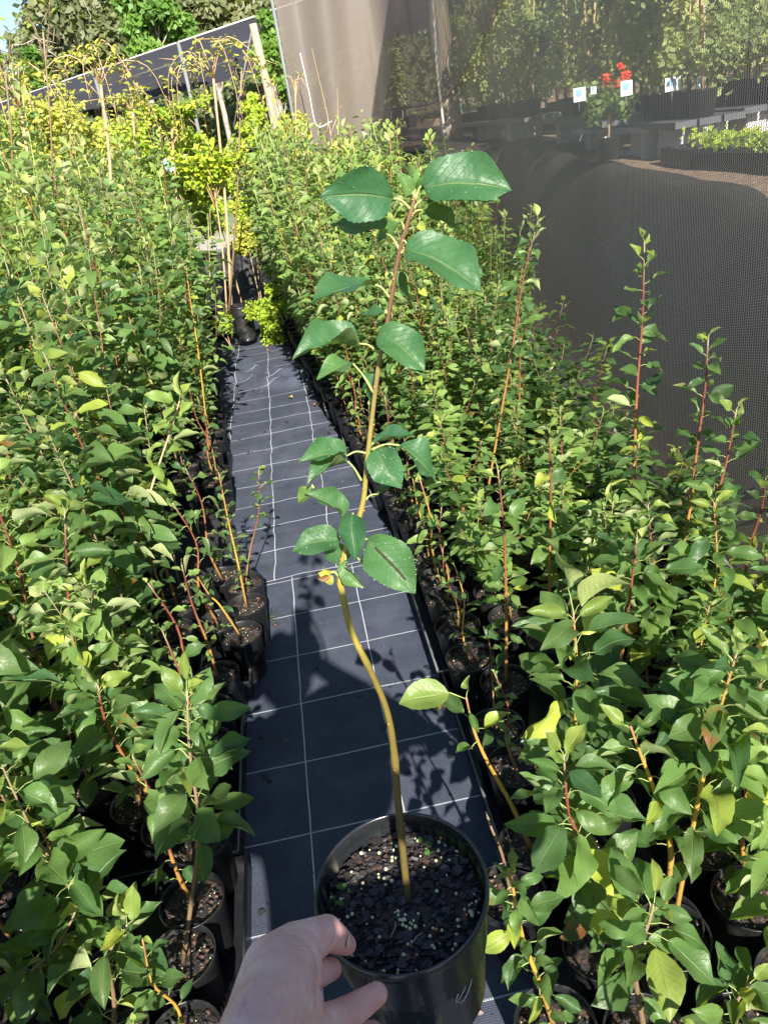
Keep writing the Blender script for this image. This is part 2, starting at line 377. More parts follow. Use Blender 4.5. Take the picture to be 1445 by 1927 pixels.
def cloth_mat(name, cov_lo, cov_hi, col, col2, pitch, split=None):
    m = bpy.data.materials.new(name); m.use_nodes = True; t = m.node_tree; b = t.nodes['Principled BSDF']; out = t.nodes['Material Output']
    uv = t.nodes.new('ShaderNodeTexCoord').outputs['UV']; s = sep(t, uv)
    wob = mth(t, 'MULTIPLY', mth(t, 'SINE', mth(t, 'MULTIPLY', s[1], 2 * PI / (pitch * .8))), .16)
    a = mth(t, 'ABSOLUTE', mth(t, 'SUBTRACT', mth(t, 'FRACT', mth(t, 'ADD', mth(t, 'DIVIDE', s[0], pitch), wob)), .5))
    bb = mth(t, 'ABSOLUTE', mth(t, 'SUBTRACT', mth(t, 'FRACT', mth(t, 'ADD', mth(t, 'DIVIDE', s[1], pitch * .62), mth(t, 'MULTIPLY', s[0], 40))), .5))
    dens = mth(t, 'MULTIPLY_ADD', noise(t, .9, 3, uv), cov_hi - cov_lo, cov_lo)
    if split: dens = mth(t, 'ADD', dens, mth(t, 'MULTIPLY', sstep(t, split - .25, split + .12, s[0]), .38))
    ta = mth(t, 'LESS_THAN', a, mth(t, 'MULTIPLY', dens, .30)); tb = mth(t, 'LESS_THAN', bb, mth(t, 'MULTIPLY', dens, .13))
    th = mth(t, 'MAXIMUM', ta, tb)
    c = mix(t, noise(t, 1.3, 4, uv), col, col2); c = mix(t, mth(t, 'MULTIPLY', ta, .5), c, col2)
    t.links.new(c, b.inputs['Base Color']); b.inputs['Roughness'].default_value = .55
    tl = t.nodes.new('ShaderNodeBsdfTranslucent'); t.links.new(c, tl.inputs[0])
    m1 = t.nodes.new('ShaderNodeMixShader'); m1.inputs[0].default_value = .3; t.links.new(b.outputs[0], m1.inputs[1]); t.links.new(tl.outputs[0], m1.inputs[2])
    tp = t.nodes.new('ShaderNodeBsdfTransparent')
    m2 = t.nodes.new('ShaderNodeMixShader'); t.links.new(th, m2.inputs[0]); t.links.new(tp.outputs[0], m2.inputs[1]); t.links.new(m1.outputs[0], m2.inputs[2])
    t.links.new(m2.outputs[0], out.inputs[0]); return m
CLOTH = cloth_mat('shade_cloth', .50, .66, (.20, .18, .165), (.42, .38, .35), .011)

# ------------------------------------------------------------------ leaves
PW = .74
def leaf_tpl(nu, nv, W=.58, fold=.18, droop=.25, wave=.05, ser=.05, ph=0., curl=0., us=None):
    us = np.linspace(0, 1, nu + 1) if us is None else us
    vs = np.linspace(-1, 1, nv + 1)
    V = []; UV = []
    for i, u in enumerate(us):
        wd = W / 2 * max(0.0, math.sin(PI * min(1, u) ** .93)) ** PW * (1 - .55 * u ** 8)
        for j, v in enumerate(vs):
            e = (1 + ser * (1 if i % 2 else -1)) if abs(v) > .99 and 0 < i < nu else 1
            x = v * wd * e * math.cos(fold * abs(v))
            z = abs(v) * wd * math.sin(fold * 1.6) - droop * u * u + wave * math.sin(u * 9 + ph + (2.2 if v > 0 else 0)) * abs(v) ** 1.5 * min(1, 4 * (1 - u)) + curl * math.sin(u * 5 + ph) * .5
            V.append((x, u - .12 * droop * u * u, z)); UV.append((v * .5 + .5, u))
    n = nv + 1
    Fs = np.array([(i * n + j, i * n + j + 1, (i + 1) * n + j + 1, (i + 1) * n + j) for i in range(nu) for j in range(nv)])
    return np.array(V), Fs, np.array(UV)
_r = random.Random(3)
def tplset(nu, nv, k, ser, Wr=(.46, .60)):
    return [leaf_tpl(nu, nv, _r.uniform(*Wr), _r.uniform(.1, .7), _r.uniform(-.15, .42), _r.uniform(.03, .11), ser, _r.uniform(0, 6), _r.uniform(-.06, .12)) for _ in range(k)]
L_HI = tplset(14, 4, 12, .022); L_MD = tplset(6, 2, 7, .0); L_LO = tplset(3, 2, 5, 0.)
def put_leaf(mb, tpl, base, d, nrm, L, tint, mat_=0, wsc=1.0):
    V, Fs, UV = tpl; d = nz(d); n = nz(np.asarray(nrm) - (np.asarray(nrm) @ d) * d); x = np.cross(d, n)
    P = (V[:, :1] * wsc * x + V[:, 1:2] * d + V[:, 2:3] * n) * L + np.asarray(base)
    mb.add(P, Fs, UV, mat_, tint)

def foliage(fm, sm, pts, rng, n, L, t0=.2, lod=1, yel=.05, tip=.55, el=(50, 85), petl=.35, up_bias=.3, tipn=3, rad=.003):
    """leaves along a stem polyline. fm: foliage MB (0 leaf, 1 petiole)"""
    P = spline(pts, 40); T = L_HI if lod == 2 else (L_MD if lod == 1 else L_LO)
    az = rng.uniform(0, 6.28)
    for i in range(n):
        f = i / max(1, n - 1); t = t0 + (1 - t0) * f; k = min(38, int(t * 39)); fr = t * 39 - k
        p = P[k] * (1 - fr) + P[k + 1] * fr; ax = nz(P[k + 1] - P[k]); az += 2.4 + rng.uniform(-.35, .35)
        x, y, _ = frame(ax); rd = x * math.cos(az) + y * math.sin(az)
        e = math.radians(rng.uniform(*el)) * (1 - .55 * max(0, f - .8) / .2)
        pd = nz(ax * math.cos(e) + rd * math.sin(e)); l = L * rng.uniform(.65, 1.12) * (1 - (1 - tip) * max(0, f - .7) / .3) * (.75 + .25 * min(1, f * 4))
        pl = l * petl * rng.uniform(.7, 1.2); b = p + pd * pl
        a = rng.uniform(-.55, .75) + (.7 * max(0, f - .85) / .15)
        hd = nz(np.array([rd[0], rd[1], 0]) + rng.uniform(-.5, .5) * np.array([-rd[1], rd[0], 0])); d = nz(hd * math.cos(a) + np.array([0, 0, 1]) * math.sin(a))
        nr = nz(np.array([0, 0, 1.]) + .45 * np.array([rng.gauss(0, 1), rng.gauss(0, 1), 0]) + np.array([0, -up_bias, 0]))
        y_ = rng.random() * .12
        if f > .93: y_ = .22 + rng.random() * .3
        if rng.random() < yel: y_ = rng.uniform(.4, .95)
        br = rng.uniform(.5, 1.) if rng.random() < .03 else 0
        put_leaf(fm, rng.choice(T), b, d, nr, l, (y_, rng.uniform(.15, .95), br), 0, rng.uniform(.85, 1.15))
        if lod >= 1:
            tube(fm, [p, p * .4 + b * .6 + np.array([0, 0, .12 * pl]), b], [.0011, .0009, .0008], 3, 1, cap=False)

def make_sapling(rng, pts, n, L, lod=1, r0=.0045, r1=.0018, branches=0, yel=.05, t0=.2, el=(50, 85), tip=.55):
    sm, fm = MB(), MB(); P = spline(pts, 14)
    tube(sm, P, [r0 + (r1 - r0) * i / 13 + (.0006 * rng.random() if i % 2 else 0) for i in range(14)], 7 if lod == 2 else 5)
    foliage(fm, sm, pts, rng, n, L, t0, lod, yel, tip, el)
    for _ in range(branches):
        k = rng.randint(3, 8); b = P[k]; a = rng.uniform(0, 6.28); h = np.linalg.norm(P[-1] - P[0]) * rng.uniform(.25, .5)
        q = [b, b + np.array([math.cos(a) * .25 * h, math.sin(a) * .25 * h, .4 * h]), b + np.array([math.cos(a) * .4 * h, math.sin(a) * .4 * h, h])]
        tube(sm, spline(q, 6), [r0 * .6, r0 * .55, r0 * .5, r0 * .45, r0 * .4, r0 * .3], 4)
        foliage(fm, sm, q, rng, max(6, int(n * .35)), L * .9, .15, lod, yel, tip, el)
    return sm, fm

# shared pot / soil meshes
PR, PH = .071, .165
def pot_mb(R=PR, Hh=PH, k=28, lip=.004):
    m = MB(); rb = R * .74
    lathe(m, [(.001, .002), (rb * .96, .002), (rb, .004), (R * .955, Hh * .9), (R * .965, Hh * .905), (R * .99, Hh - .004), (R, Hh - .001), (R, Hh), (R - .0022, Hh), (R - .0035, Hh - .002), (R * .93, Hh * .88), (R * .90, Hh * .7)], k)
    return m
def soil_mb(R, z, rng, chips=36, dots=16, k=22):
    m = MB(); V = [(0, 0, z)]; n = 4
    for i in range(1, n + 1):
        for j in range(k):
            a = 2 * PI * j / k; r = R * i / n; V.append((r * math.cos(a), r * math.sin(a), z + rng.uniform(-.003, .004) - (.004 if i == n else 0)))
    Fs = [(0, 1 + j, 1 + (j + 1) % k) for j in range(k)] + [(1 + (i - 1) * k + j, 1 + i * k + j, 1 + i * k + (j + 1) % k, 1 + (i - 1) * k + (j + 1) % k) for i in range(1, n) for j in range(k)]
    m.add(V, Fs)
    for _ in range(chips):
        a = rng.uniform(0, 6.28); r = R * math.sqrt(rng.random()) * .95; chip(m, (r * math.cos(a), r * math.sin(a), z + rng.uniform(.001, .006)), rng.uniform(.004, .010), rng, 1, (1. if rng.random() < .22 else 0., .5, 0))
    for _ in range(dots):
        a = rng.uniform(0, 6.28); r = R * math.sqrt(rng.random()) * .93; ball(m, (r * math.cos(a), r * math.sin(a), z + .004), rng.uniform(.0012, .0022), 2, k=5)
    return m
def chip(m, c, s, rng, mt, tint):
    k = rng.randint(4, 6); d = nz([rng.gauss(0, .45), rng.gauss(0, .45), 1]); x, y, _ = frame(d, (0, 1, 0)); a0 = rng.random() * 6; st = rng.uniform(.45, .9); th = s * .18
    ring = []
    for j in range(k):
        a = a0 + 2 * PI * j / k; r = s * rng.uniform(.7, 1.15); ring.append(x * math.cos(a) * r + y * math.sin(a) * r * st)
    V = [np.array(c) + q + d * th for q in ring] + [np.array(c) + q * 1.02 - d * th for q in ring]
    m.add(V, [tuple(range(k))] + [(j, j + k, (j + 1) % k + k, (j + 1) % k) for j in range(k)], None, mt, tint)
rg = random.Random(11)
ME_POT = pot_mb().mesh('pot', [PLAST])
ME_SOIL = [soil_mb(PR * .91, PH - .018, rg).mesh('potting_mix', [SOIL, CHIP, PRILL]) for _ in range(5)]

# ------------------------------------------------------------------ setting
def gridline(a, b, s0, lo, hi, g=1.12):
    mid = list(np.arange(a, b + 1e-6, s0)); s = s0; v = b; R_ = []
    while v < hi: s *= g; v += s; R_.append(v)
    s = s0; v = a; L_ = []
    while v > lo: s *= g; v -= s; L_.append(v)
    return L_[::-1] + mid + R_
def sheet(name, xs, ys, zf, material, kind='structure'):
    m = MB(); n = len(xs); V = [(x, y, zf(x, y)) for y in ys for x in xs]
    Fs = np.array([(j * n + i, j * n + i + 1, (j + 1) * n + i + 1, (j + 1) * n + i) for j in range(len(ys) - 1) for i in range(n - 1)])
    m.add(V, Fs); o = m.build(name, material); o['kind'] = kind; return o
gx = gridline(-3, 5.5, .12, -500, 500, 1.13); gy = gridline(-2, 13, .25, -60, 700, 1.12)
def gz(x, y):
    z = hgt(x, y)
    if z > .1: z += .02 * mnoise.noise(Vector((x * 2, y * 2, 0)))
    return z
sheet('ground', gx, gy, gz, GROUND)
_bm = MB(); _V = [(x, y, .004) for y in np.linspace(-1.5, 11.5, 24) for x in (-4.6, -3, -1.5, 0, 1.12 + .112 * max(y, -2))]; _bm.add(_V, [(j * 5 + i, j * 5 + i + 1, j * 5 + i + 6, j * 5 + i + 5) for j in range(23) for i in range(4)]); _bm.build('bed_ground_mat', MATB)['kind'] = 'structure'
def xr(y): return .215 - .088 * max(0, y - 2.65)
def xl(y): return -.385 - .085 * max(0, y - 2.65)
def strip(name, y0, y1, ny, nx, xa, xb, zf, material):
    m = MB(); V = []
    for j in range(ny + 1):
        y = y0 + (y1 - y0) * j / ny
        for i in range(nx + 1):
            f = i / nx; x = xa(y) * (1 - f) + xb(y) * f; V.append((x, y, zf(x, y)))
    n = nx + 1
    m.add(V, np.array([(j * n + i, j * n + i + 1, (j + 1) * n + i + 1, (j + 1) * n + i) for j in range(ny) for i in range(nx)]))
    o = m.build(name, material); o['kind'] = 'structure'; return o
def zn(x, y):
    return .010 + .0012 * mnoise.noise(Vector((x * 6, y * 6, 0)))
strip('path', -1.2, 2.78, 60, 16, lambda y: -.40, lambda y: .235, zn, MATN)
def zfar(x, y):
    z = .016 + .004 * mnoise.noise(Vector((x * 5, y * 7, 3))) + .003 * math.sin(y * 25.6 + x * 2)
    # rucked fold where two sheets meet
    c = 5.55 - .55 * (x + .3) + .12 * math.sin(x * 9); z += .08 * math.exp(-((y - c) / .07) ** 2) * (.4 + .6 * max(0, min(1, (x + .5) * 1.6))) * (1 + .5 * mnoise.noise(Vector((x * 20, y * 10, 1))))
    c2 = c + .28; z += .045 * math.exp(-((y - c2) / .06) ** 2)
    return z
strip('path_far', 2.70, 7.2, 260, 22, lambda y: xl(y) - .03 + .012 * math.sin(y * 7), lambda y: xr(y) + .01 + .012 * math.sin(y * 5), zfar, MATF)
# black mat on the bank behind the shade cloth
def crest(y): return 1.74 + .115 * y
strip('bank_mat', -1.5, 9.6, 80, 14, lambda y: 1.10 + .112 * max(y, -2), lambda y: crest(y) + .02 + .28 * max(0, min(1, (y - 4) / 4)) + .08 * math.sin(y * 1.9) + .06 * mnoise.noise(Vector((0, y * 2, 0))), lambda x, y: gz(x, y) + .02, MATK)
strip('terrace_mat', 9.6, 12.4, 20, 14, lambda y: .2, lambda y: 3.0, lambda x, y: gz(x, y) + .012, MATK)
ROADM = mat('road', rough=.85, build=lambda t, b: t.links.new(mix(t, noise(t, 20, 5, objco(t)), (.2, .2, .2), (.34, .33, .32)), b.inputs['Base Color']))
strip('road', 26, 31, 3, 10, lambda y: -40., lambda y: 4., lambda x, y: .03, ROADM)

# trays along the path
def tray(x0, y0, y1, label, left):
    root = empty('nursery_tray', ((x0), (y0 + y1) / 2, 0.012), label, 'tray', 'black trays under the pots'); m = MB()
    w_, h_, l_ = .318, .058, (y1 - y0) - .01; sg = -1 if left else 1; c = sg * w_ / 2
    box(m, (c, 0, .004), (w_, l_, .004))
    for dx in (.002, w_ - .002): box(m, (sg * dx, 0, h_ / 2 + .004), (.004, l_, h_))
    for dy in (-l_ / 2, l_ / 2): box(m, (c, dy, h_ / 2 + .0045), (w_ - .009, .004, h_ - .001))
    m.build('tray_body', PLAST, root, False)
    r = MB(); xx = [0, sg * w_]; q = [(0, -l_ / 2, h_ + .006), (sg * w_, -l_ / 2, h_ + .006), (sg * w_, l_ / 2, h_ + .006), (0, l_ / 2, h_ + .006)]
    q = [(q[i][0], q[i][1], q[i][2]) for i in (0, 1, 2, 3, 0)]
    tube(r, [np.array(a) for a in q], .004, 6); r.build('rim', PLASTG, root)
ORD = ['first', 'second', 'third', 'fourth', 'fifth', 'sixth', 'seventh', 'eighth', 'ninth', 'tenth', 'eleventh', 'twelfth', 'thirteenth', 'fourteenth', 'fifteenth', 'sixteenth', 'seventeenth', 'eighteenth', 'nineteenth', 'twentieth']
for i, y0 in enumerate([.02, .67, 1.32, 1.97]):
    tray(-.395 + (.02 if i % 2 else 0), y0 + .03, y0 + .68, 'long black plastic tray along left edge of near mat, %s from the camera' % ORD[i], True)
    tray(.222 - (.012 if i % 2 else 0), y0 - .12, y0 + .53, 'long black plastic tray along right edge of near mat, %s from the camera' % ORD[i], False)
for i, y0 in enumerate([3.45, 4.1, 4.75, 5.4]):
    tray(xl(y0 + .3) - .03, y0, y0 + .65, 'black tray left of the wrinkled far mat, %s from the seam' % ORD[i], True)
for i, y0 in enumerate([2.5, 3.15, 3.8, 4.45, 5.1]):
    tray(xr(y0 + .3) + .03, y0, y0 + .65, 'black tray right of the wrinkled far mat, %s from the seam' % ORD[i], False)

# ------------------------------------------------------------------ saplings
ROOTS = []
def put_sapling(name, x, y, stem_me, fol_me, label, cat, group, sc=1.0, rz=0., z=.02, zs=None):
    r = empty(name, (x, y, z), label, cat, group, 0)
    part('pot', ME_POT, r); part('potting_mix', ME_SOIL[int(abs(x * 977 + y * 331)) % 5], r, rz=rz)
    s = (sc, sc, zs or sc)
    part('stem', stem_me, r, (0, 0, PH - .022), s, rz); part('foliage', fol_me, r, (0, 0, PH - .022), s, rz)
    return r
OCC = []
def free(x, y, d=.12): return all((x - a) ** 2 + (y - b) ** 2 > d * d for a, b in OCC)

def hero(base, stem, n, L, smat, label, yaw=0, lod=2, leafm=None, branches=0, yel=.05, t0=.12, el=(45, 85), r0=.005, seed=1, group=None, dY=0., cat='young tree', tip=.55, depth_lean=0.):
    """base px = where the stem enters the pot (z .165); stem px list upward, all at the depth of the base"""
    B = atz(base[0], base[1], .165); rng = random.Random(seed); pts = [np.zeros(3)]
    for i, (a, b) in enumerate(stem):
        p = atY(a, b, B[1] + depth_lean * (i + 1)); pts.append(p - np.array([B[0], B[1], .165]))
    n = int(n * (1.35 if base[1] < 1700 else 1.8)); L = L * 1.25
    sm, fm = make_sapling(rng, pts, n, L, lod, r0, .0018, branches, yel, t0, el, tip)
    r = empty('potted_apple_tree', (B[0], B[1], .02), label, cat, group)
    part('pot', ME_POT, r); part('potting_mix', ME_SOIL[seed % 5], r, rz=seed)
    o = sm.build('stem', smat, r); o.location = (0, 0, .145); o = fm.build('foliage', [leafm or LEAF, PETI], r); o.location = (0, 0, .145)
    OCC.append((B[0], B[1])); return r

GL, GR = 'potted apple saplings in the left bed', 'potted apple saplings in the right bed'
hero((1190, 1100), [(1193, 900), (1197, 750), (1208, 600), (1212, 455)], 34, .062, STEMR, 'tall thin apple sapling with pinkish brown stem standing highest against the shade cloth', seed=2, group=GR, el=(50, 95), r0=.006)
hero((1240, 1190), [(1290, 1000), (1310, 850), (1325, 740), (1332, 632)], 30, .048, STEMR, 'slim sapling leaning right with small leaves in front of the shade cloth', seed=3, group=GR)
hero((1275, 1240), [(1310, 1100), (1345, 950), (1368, 860), (1385, 770)], 24, .052, STEMR, 'sapling with broad top leaf reaching right near the right picture edge', seed=4, group=GR)
hero((1085, 1610), [(1088, 1500), (1082, 1380), (1085, 1260), (1078, 1150)], 34, .078, STEMY, 'near sapling with straight orange stem and two big dark grey green top leaves', seed=5, group=GR, t0=.2, tip=1.1)
hero((1120, 1390), [(1160, 1280), (1178, 1170), (1190, 1080), (1198, 1010)], 26, .066, STEMR, 'sapling with red upper stem and one bright yellow green tip leaf', seed=6, group=GR, yel=.12)
hero((1262, 1770), [(1290, 1620), (1325, 1450), (1355, 1330), (1385, 1230)], 32, .076, STEMY, 'large leaved sapling with orange stem leaning right in a pot near the lower right', seed=7, group=GR, t0=.25)
hero((1248, 1745), [(1262, 1600), (1235, 1500), (1205, 1420), (1185, 1365)], 13, .06, STEMY, 'yellow stemmed sapling bent to the left with a bare cut tip', seed=8, group=GR, t0=.15, r0=.006)
hero((1035, 880 + 330), [(1034, 1050), (1036, 920), (1033, 810)], 24, .056, STEMR, 'sapling with a round leaf on top of its straight red stem in mid right bed', seed=9, group=GR, r0=.005)
hero((952, 1290), [(952, 1150), (948, 1000), (936, 880)], 24, .052, STEMR, 'sapling with golden lower stem and dark red upper stem beside the path', seed=10, group=GR)
hero((905, 1000), [(930, 850), (965, 650), (985, 520), (1012, 415)], 34, .055, STEMR, 'sapling with feathery top bending right above its neighbours against the cloth', seed=12, group=GR)
hero((965, 940), [(975, 800), (978, 680), (975, 580)], 24, .05, STEMR, 'sapling with dark red stem below the feathery bending top', seed=13, group=GR)
hero((1395, 1190), [(1405, 1050), (1432, 960), (1440, 900)], 14, .055, STEMR, 'thin sapling with a pink dying leaf at the right picture edge', seed=14, group=GR, yel=.3)
hero((1410, 1700), [(1395, 1560), (1420, 1380), (1435, 1250)], 26, .07, STEMR, 'leafy sapling cut by the right picture edge above the lowest pots', seed=15, group=GR)
hero((1130, 1790), [(1120, 1700), (1100, 1600), (1070, 1530), (1060, 1420)], 28, .07, STEMR, 'low sapling with dark brown stem below the two big grey leaves', seed=16, group=GR)
# bare yellow stem with one leaf over the path
B_ = hero((1000, 1600), [(965, 1520), (915, 1430), (890, 1370), (877, 1312)], 5, .055, STEMY, 'bare bright yellow stem leaning over the path with one ragged leaf at its tip', seed=17, group=GR, t0=.55, r0=.0055, el=(80, 95))
m = MB(); b0 = atY(880, 1318, 1.25) ; bb = np.array(B_.location)
p0 = atY(845, 1303, B_.location[1]) - bb; p1 = atY(748, 1318, B_.location[1]) - bb
put_leaf(m, L_HI[2], p0, p1 - p0, (0, -.5, 1), np.linalg.norm(p1 - p0), (.3, .8, .3), 0, 1.2)
tube(m, [atY(878, 1316, B_.location[1]) - bb, p0], .0012, 4, 1); m.build('leaf', [LEAF, PETI], B_)
hero((1045, 1940), [(1015, 1850), (985, 1770), (968, 1690), (960, 1640)], 22, .042, STEMY, 'low yellow stemmed sapling with a cluster of small round leaves beside the held pot', seed=18, group=GR, t0=.05, yel=.2, el=(60, 100))
hero((962, 1690), [(945, 1610), (925, 1560), (914, 1528)], 1, .01, STEMG, 'short bare dead twig pointing at the held pot', seed=19, group=GR, r0=.0035, t0=.9)
hero((1215, 1960), [(1190, 1800), (1215, 1750), (1230, 1700)], 14, .068, STEMG, 'dark leaved sapling rising from the bottom edge right of centre', seed=20, group=GR)
hero((1400, 1960), [(1380, 1900), (1410, 1850)], 9, .065, STEMG, 'lowest sapling in the bottom right corner showing only its top leaves', seed=21, group=GR)
# left bed heroes
hero((175, 1490), [(150, 1400), (135, 1250), (128, 1100), (122, 960)], 40, .074, STEMR, 'large sapling with a bright red brown stem and broad fresh leaves at the left', seed=30, group=GL, t0=.1, r0=.006)
hero((235, 1180), [(245, 1060), (285, 920), (325, 800), (338, 755)], 18, .072, STEMP, 'sapling with pale apple green leaves and slanting pinkish yellow stem', seed=31, group=GL, leafm=LPALE, t0=.2, tip=.95)
hero((378, 1590), [(372, 1500), (380, 1430), (370, 1370)], 14, .06, STEMG, 'short shaded sapling with spreading leaves in the left edge row near the wrist', seed=43, group=GL)
hero((395, 860), [(385, 760), (372, 650), (358, 560), (350, 490)], 30, .055, STEMY, 'sapling with light green top beside the far left edge of the mat', seed=32, group=GL)
hero((200, 800), [(165, 640), (140, 520), (115, 400), (100, 320)], 30, .085, STEMR, 'tallest dark leaved sapling with long red stem in the left bed', seed=33, group=GL, r0=.007)
hero((345, 1810), [(360, 1700), (375, 1560), (358, 1420), (352, 1300)], 26, .07, STEMG, 'shaded sapling with long bare grey brown stem beside the left tray', seed=34, group=GL, t0=.45)
hero((165, 1730), [(110, 1680), (50, 1580), (-5, 1480)], 18, .085, STEMR, 'sapling with red brown stem slanting to the left picture edge', seed=35, group=GL, t0=.1)
hero((325, 1560), [(250, 1450), (200, 1360), (185, 1290)], 26, .08, STEMR, 'shaded broad leaved sapling with dark stem in the left foreground', seed=36, group=GL)
hero((465, 1145), [(448, 1060), (430, 980), (412, 890)], 26, .032, STEMY, 'small leaved sapling with golden stem at the left edge of the path', seed=37, group=GL, r0=.0045, t0=.15)
hero((462, 1105), [(470, 1040), (488, 960), (487, 885)], 12, .034, STEMR, 'thin twiggy sapling with red tip leaning over the path from the left', seed=38, group=GL, r0=.003, t0=.55)
hero((20, 1900), [(60, 1830), (110, 1780), (150, 1700)], 16, .08, STEMG, 'broad dark leaved sapling in the bottom left corner', seed=39, group=GL)
hero((215, 1960), [(215, 1880), (205, 1800), (240, 1740)], 16, .072, STEMG, 'bright leaved sapling at the bottom edge left of the wrist', seed=40, group=GL)
hero((455, 1200), [(415, 1140), (395, 1120), (372, 1085)], 5, .04, STEMY, 'thin leaning twig in the third pot of the left edge row', seed=41, group=GL, r0=.004)

# templates for the rest
rg = random.Random(5)
def tpl_bank(k, hr, nr, Lr, lod, seed, br=0):
    out = []
    for i in range(k):
        r = random.Random(seed + i); h = r.uniform(*hr); lx, ly = r.uniform(-.12, .12) * h, r.uniform(-.12, .12) * h; wx, wy = r.uniform(-.02, .02), r.uniform(-.02, .02)
        pts = [(0, 0, 0), (lx * .2 + wx, ly * .2 + wy, h * .33), (lx * .6 - wx, ly * .6 - wy, h * .66), (lx, ly, h)]
        sm, fm = make_sapling(r, pts, r.randint(*nr), r.uniform(*Lr), lod, branches=r.randint(0, br), yel=.04)
        out.append((h, sm, fm))
    return out
BANK = {'near': tpl_bank(10, (.70, .85), (52, 68), (.088, .118), 2, 100, 1),
        'small': tpl_bank(6, (.30, .5), (10, 20), (.042, .062), 1, 200),
        'mid': tpl_bank(10, (.95, 1.1), (60, 80), (.078, .108), 1, 300, 2),
        'far': tpl_bank(8, (1.05, 1.2), (74, 96), (.076, .096), 0, 400, 2)}
MESHES = {}
for k_, L_ in BANK.items():
    MESHES[k_] = []
    for i, (h, sm, fm) in enumerate(L_):
        sM = ([STEMR, STEMY, STEMR, STEMG] if k_ in ('near', 'small') else [STEMR, STEMG, STEMG, STEMR, STEMY])[i % 4]
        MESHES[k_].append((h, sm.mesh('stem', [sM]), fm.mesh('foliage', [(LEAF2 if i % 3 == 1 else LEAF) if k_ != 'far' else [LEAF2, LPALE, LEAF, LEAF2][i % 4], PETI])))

ORD2 = lambda k: ORD[k - 1] if k <= 20 else ('twenty-' + ORD[k - 21] if k < 30 else ('thirty-' + ORD[k - 31] if 30 < k < 40 else '%dth' % k))
cand = []; CI = {}
rg = random.Random(77)
for side in (-1, 1):
    j = 0; y = .42
    while y < 8.2:
        x0 = (xl(y) - .075) if side < 0 else (xr(y) + .085)
        for c in range(17 if side < 0 else 8):
            x = x0 + side * (.157 * c + (.0785 if j % 2 and c > 1 else 0)) + rg.uniform(-.01, .01); yy = y + rg.uniform(-.012, .012)
            if side > 0 and (x > .93 + .11 * y or (2.2 < y < 4.3 and c > 4)): continue
            if side < 0 and x < -2.6 - .1 * y: continue
            if side < 0 and 2.62 < y < 3.4 and c < 2: continue
            if side < 0 and y > 6.0 and c < 1: continue
            a, b, d = proj((x, yy, .5)); a2, b2, d2 = proj((x, yy, 1.0))
            if d2 < .25: continue
            if max(a, a2) < -260 or min(a, a2) > 1600 or min(b, b2) > 2350: continue
            CI[(side, c)] = CI.get((side, c), 0) + 1; cand.append((math.hypot(x, yy), x, yy, side, c, CI[(side, c)]))
        j += 1; y += .150
cand = [q for q in cand if free(q[1], q[2], .115)]
cand.sort()
massL, massR = MB(), MB(); nind = 0; cnt = {}
for i, (dd, x, y, side, c, ci) in enumerate(cand):
    if side < 0:
        H_ = .68 + .085 * min(4.5, max(0, y - .9)) + .045 * min(6, c) * (y > 1.6)
        if y < 1.3: H_ = .80 + .04 * min(5, c)
    else:
        if y < 2.4: H_ = .50 - .03 * max(0, c - 2)
        elif y < 4.2: H_ = .60 + .19 * (y - 2.4) - .07 * max(0, c - 2)
        else: H_ = .96 + .26 * min(1.2, y - 4.2) - .02 * c
    edge = c == 0 and y < 3.6
    H_ *= rg.uniform(.70, 1.20) if side > 0 else (rg.uniform(.62, 1.15) if rg.random() < .82 else rg.uniform(1.2, 1.45))
    kind = 'small' if edge else ('near' if y < 1.9 else ('mid' if y < 3.8 else 'far'))
    if edge: H_ = rg.uniform(.28, .5)
    elif c == 1 and y < 2.2: H_ *= .8
    if i < 268:
        h, sme, fme = rg.choice(MESHES[kind]); zs = H_ / h; sc = max(.8, min(1.15, zs))
        sname = 'left' if side < 0 else 'right'
        lab = '%s apple sapling, %s line of pots %s of the path, %s pot from the camera' % ('small' if edge else 'leafy', ORD[c], sname, ORD2(ci))
        put_sapling('potted_apple_tree', x, y, sme, fme, lab, 'young tree', GL if side < 0 else GR, sc, rg.uniform(0, 6.28), zs=zs); nind += 1
    else:
        M_ = massL if side < 0 else massR
        h, sm, fm = rg.choice(BANK['far']); R_ = rotz(rg.uniform(0, 6.28)) * (H_ / h); s2 = [1, 3][rg.random() < .3]
        if rg.random() < .25: s2 = 2
        M_.merge(fm, R_, (x, y, .16), matmap={0: 0, 1: 1}); M_.merge(sm, R_, (x, y, .16), matmap={0: s2})
        lathe(M_, [(.001, .02), (PR * .75, .02), (PR, PH + .02), (PR * .95, PH + .02), (PR * .9, PH), (.001, PH)], 8, 4, (x, y, 0))
for M_, s in ((massL, 'left'), (massR, 'right')):
    if M_.n:
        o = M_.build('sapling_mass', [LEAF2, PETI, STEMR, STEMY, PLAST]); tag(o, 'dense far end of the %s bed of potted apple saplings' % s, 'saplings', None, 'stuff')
print('saplings', nind, 'of', len(cand))

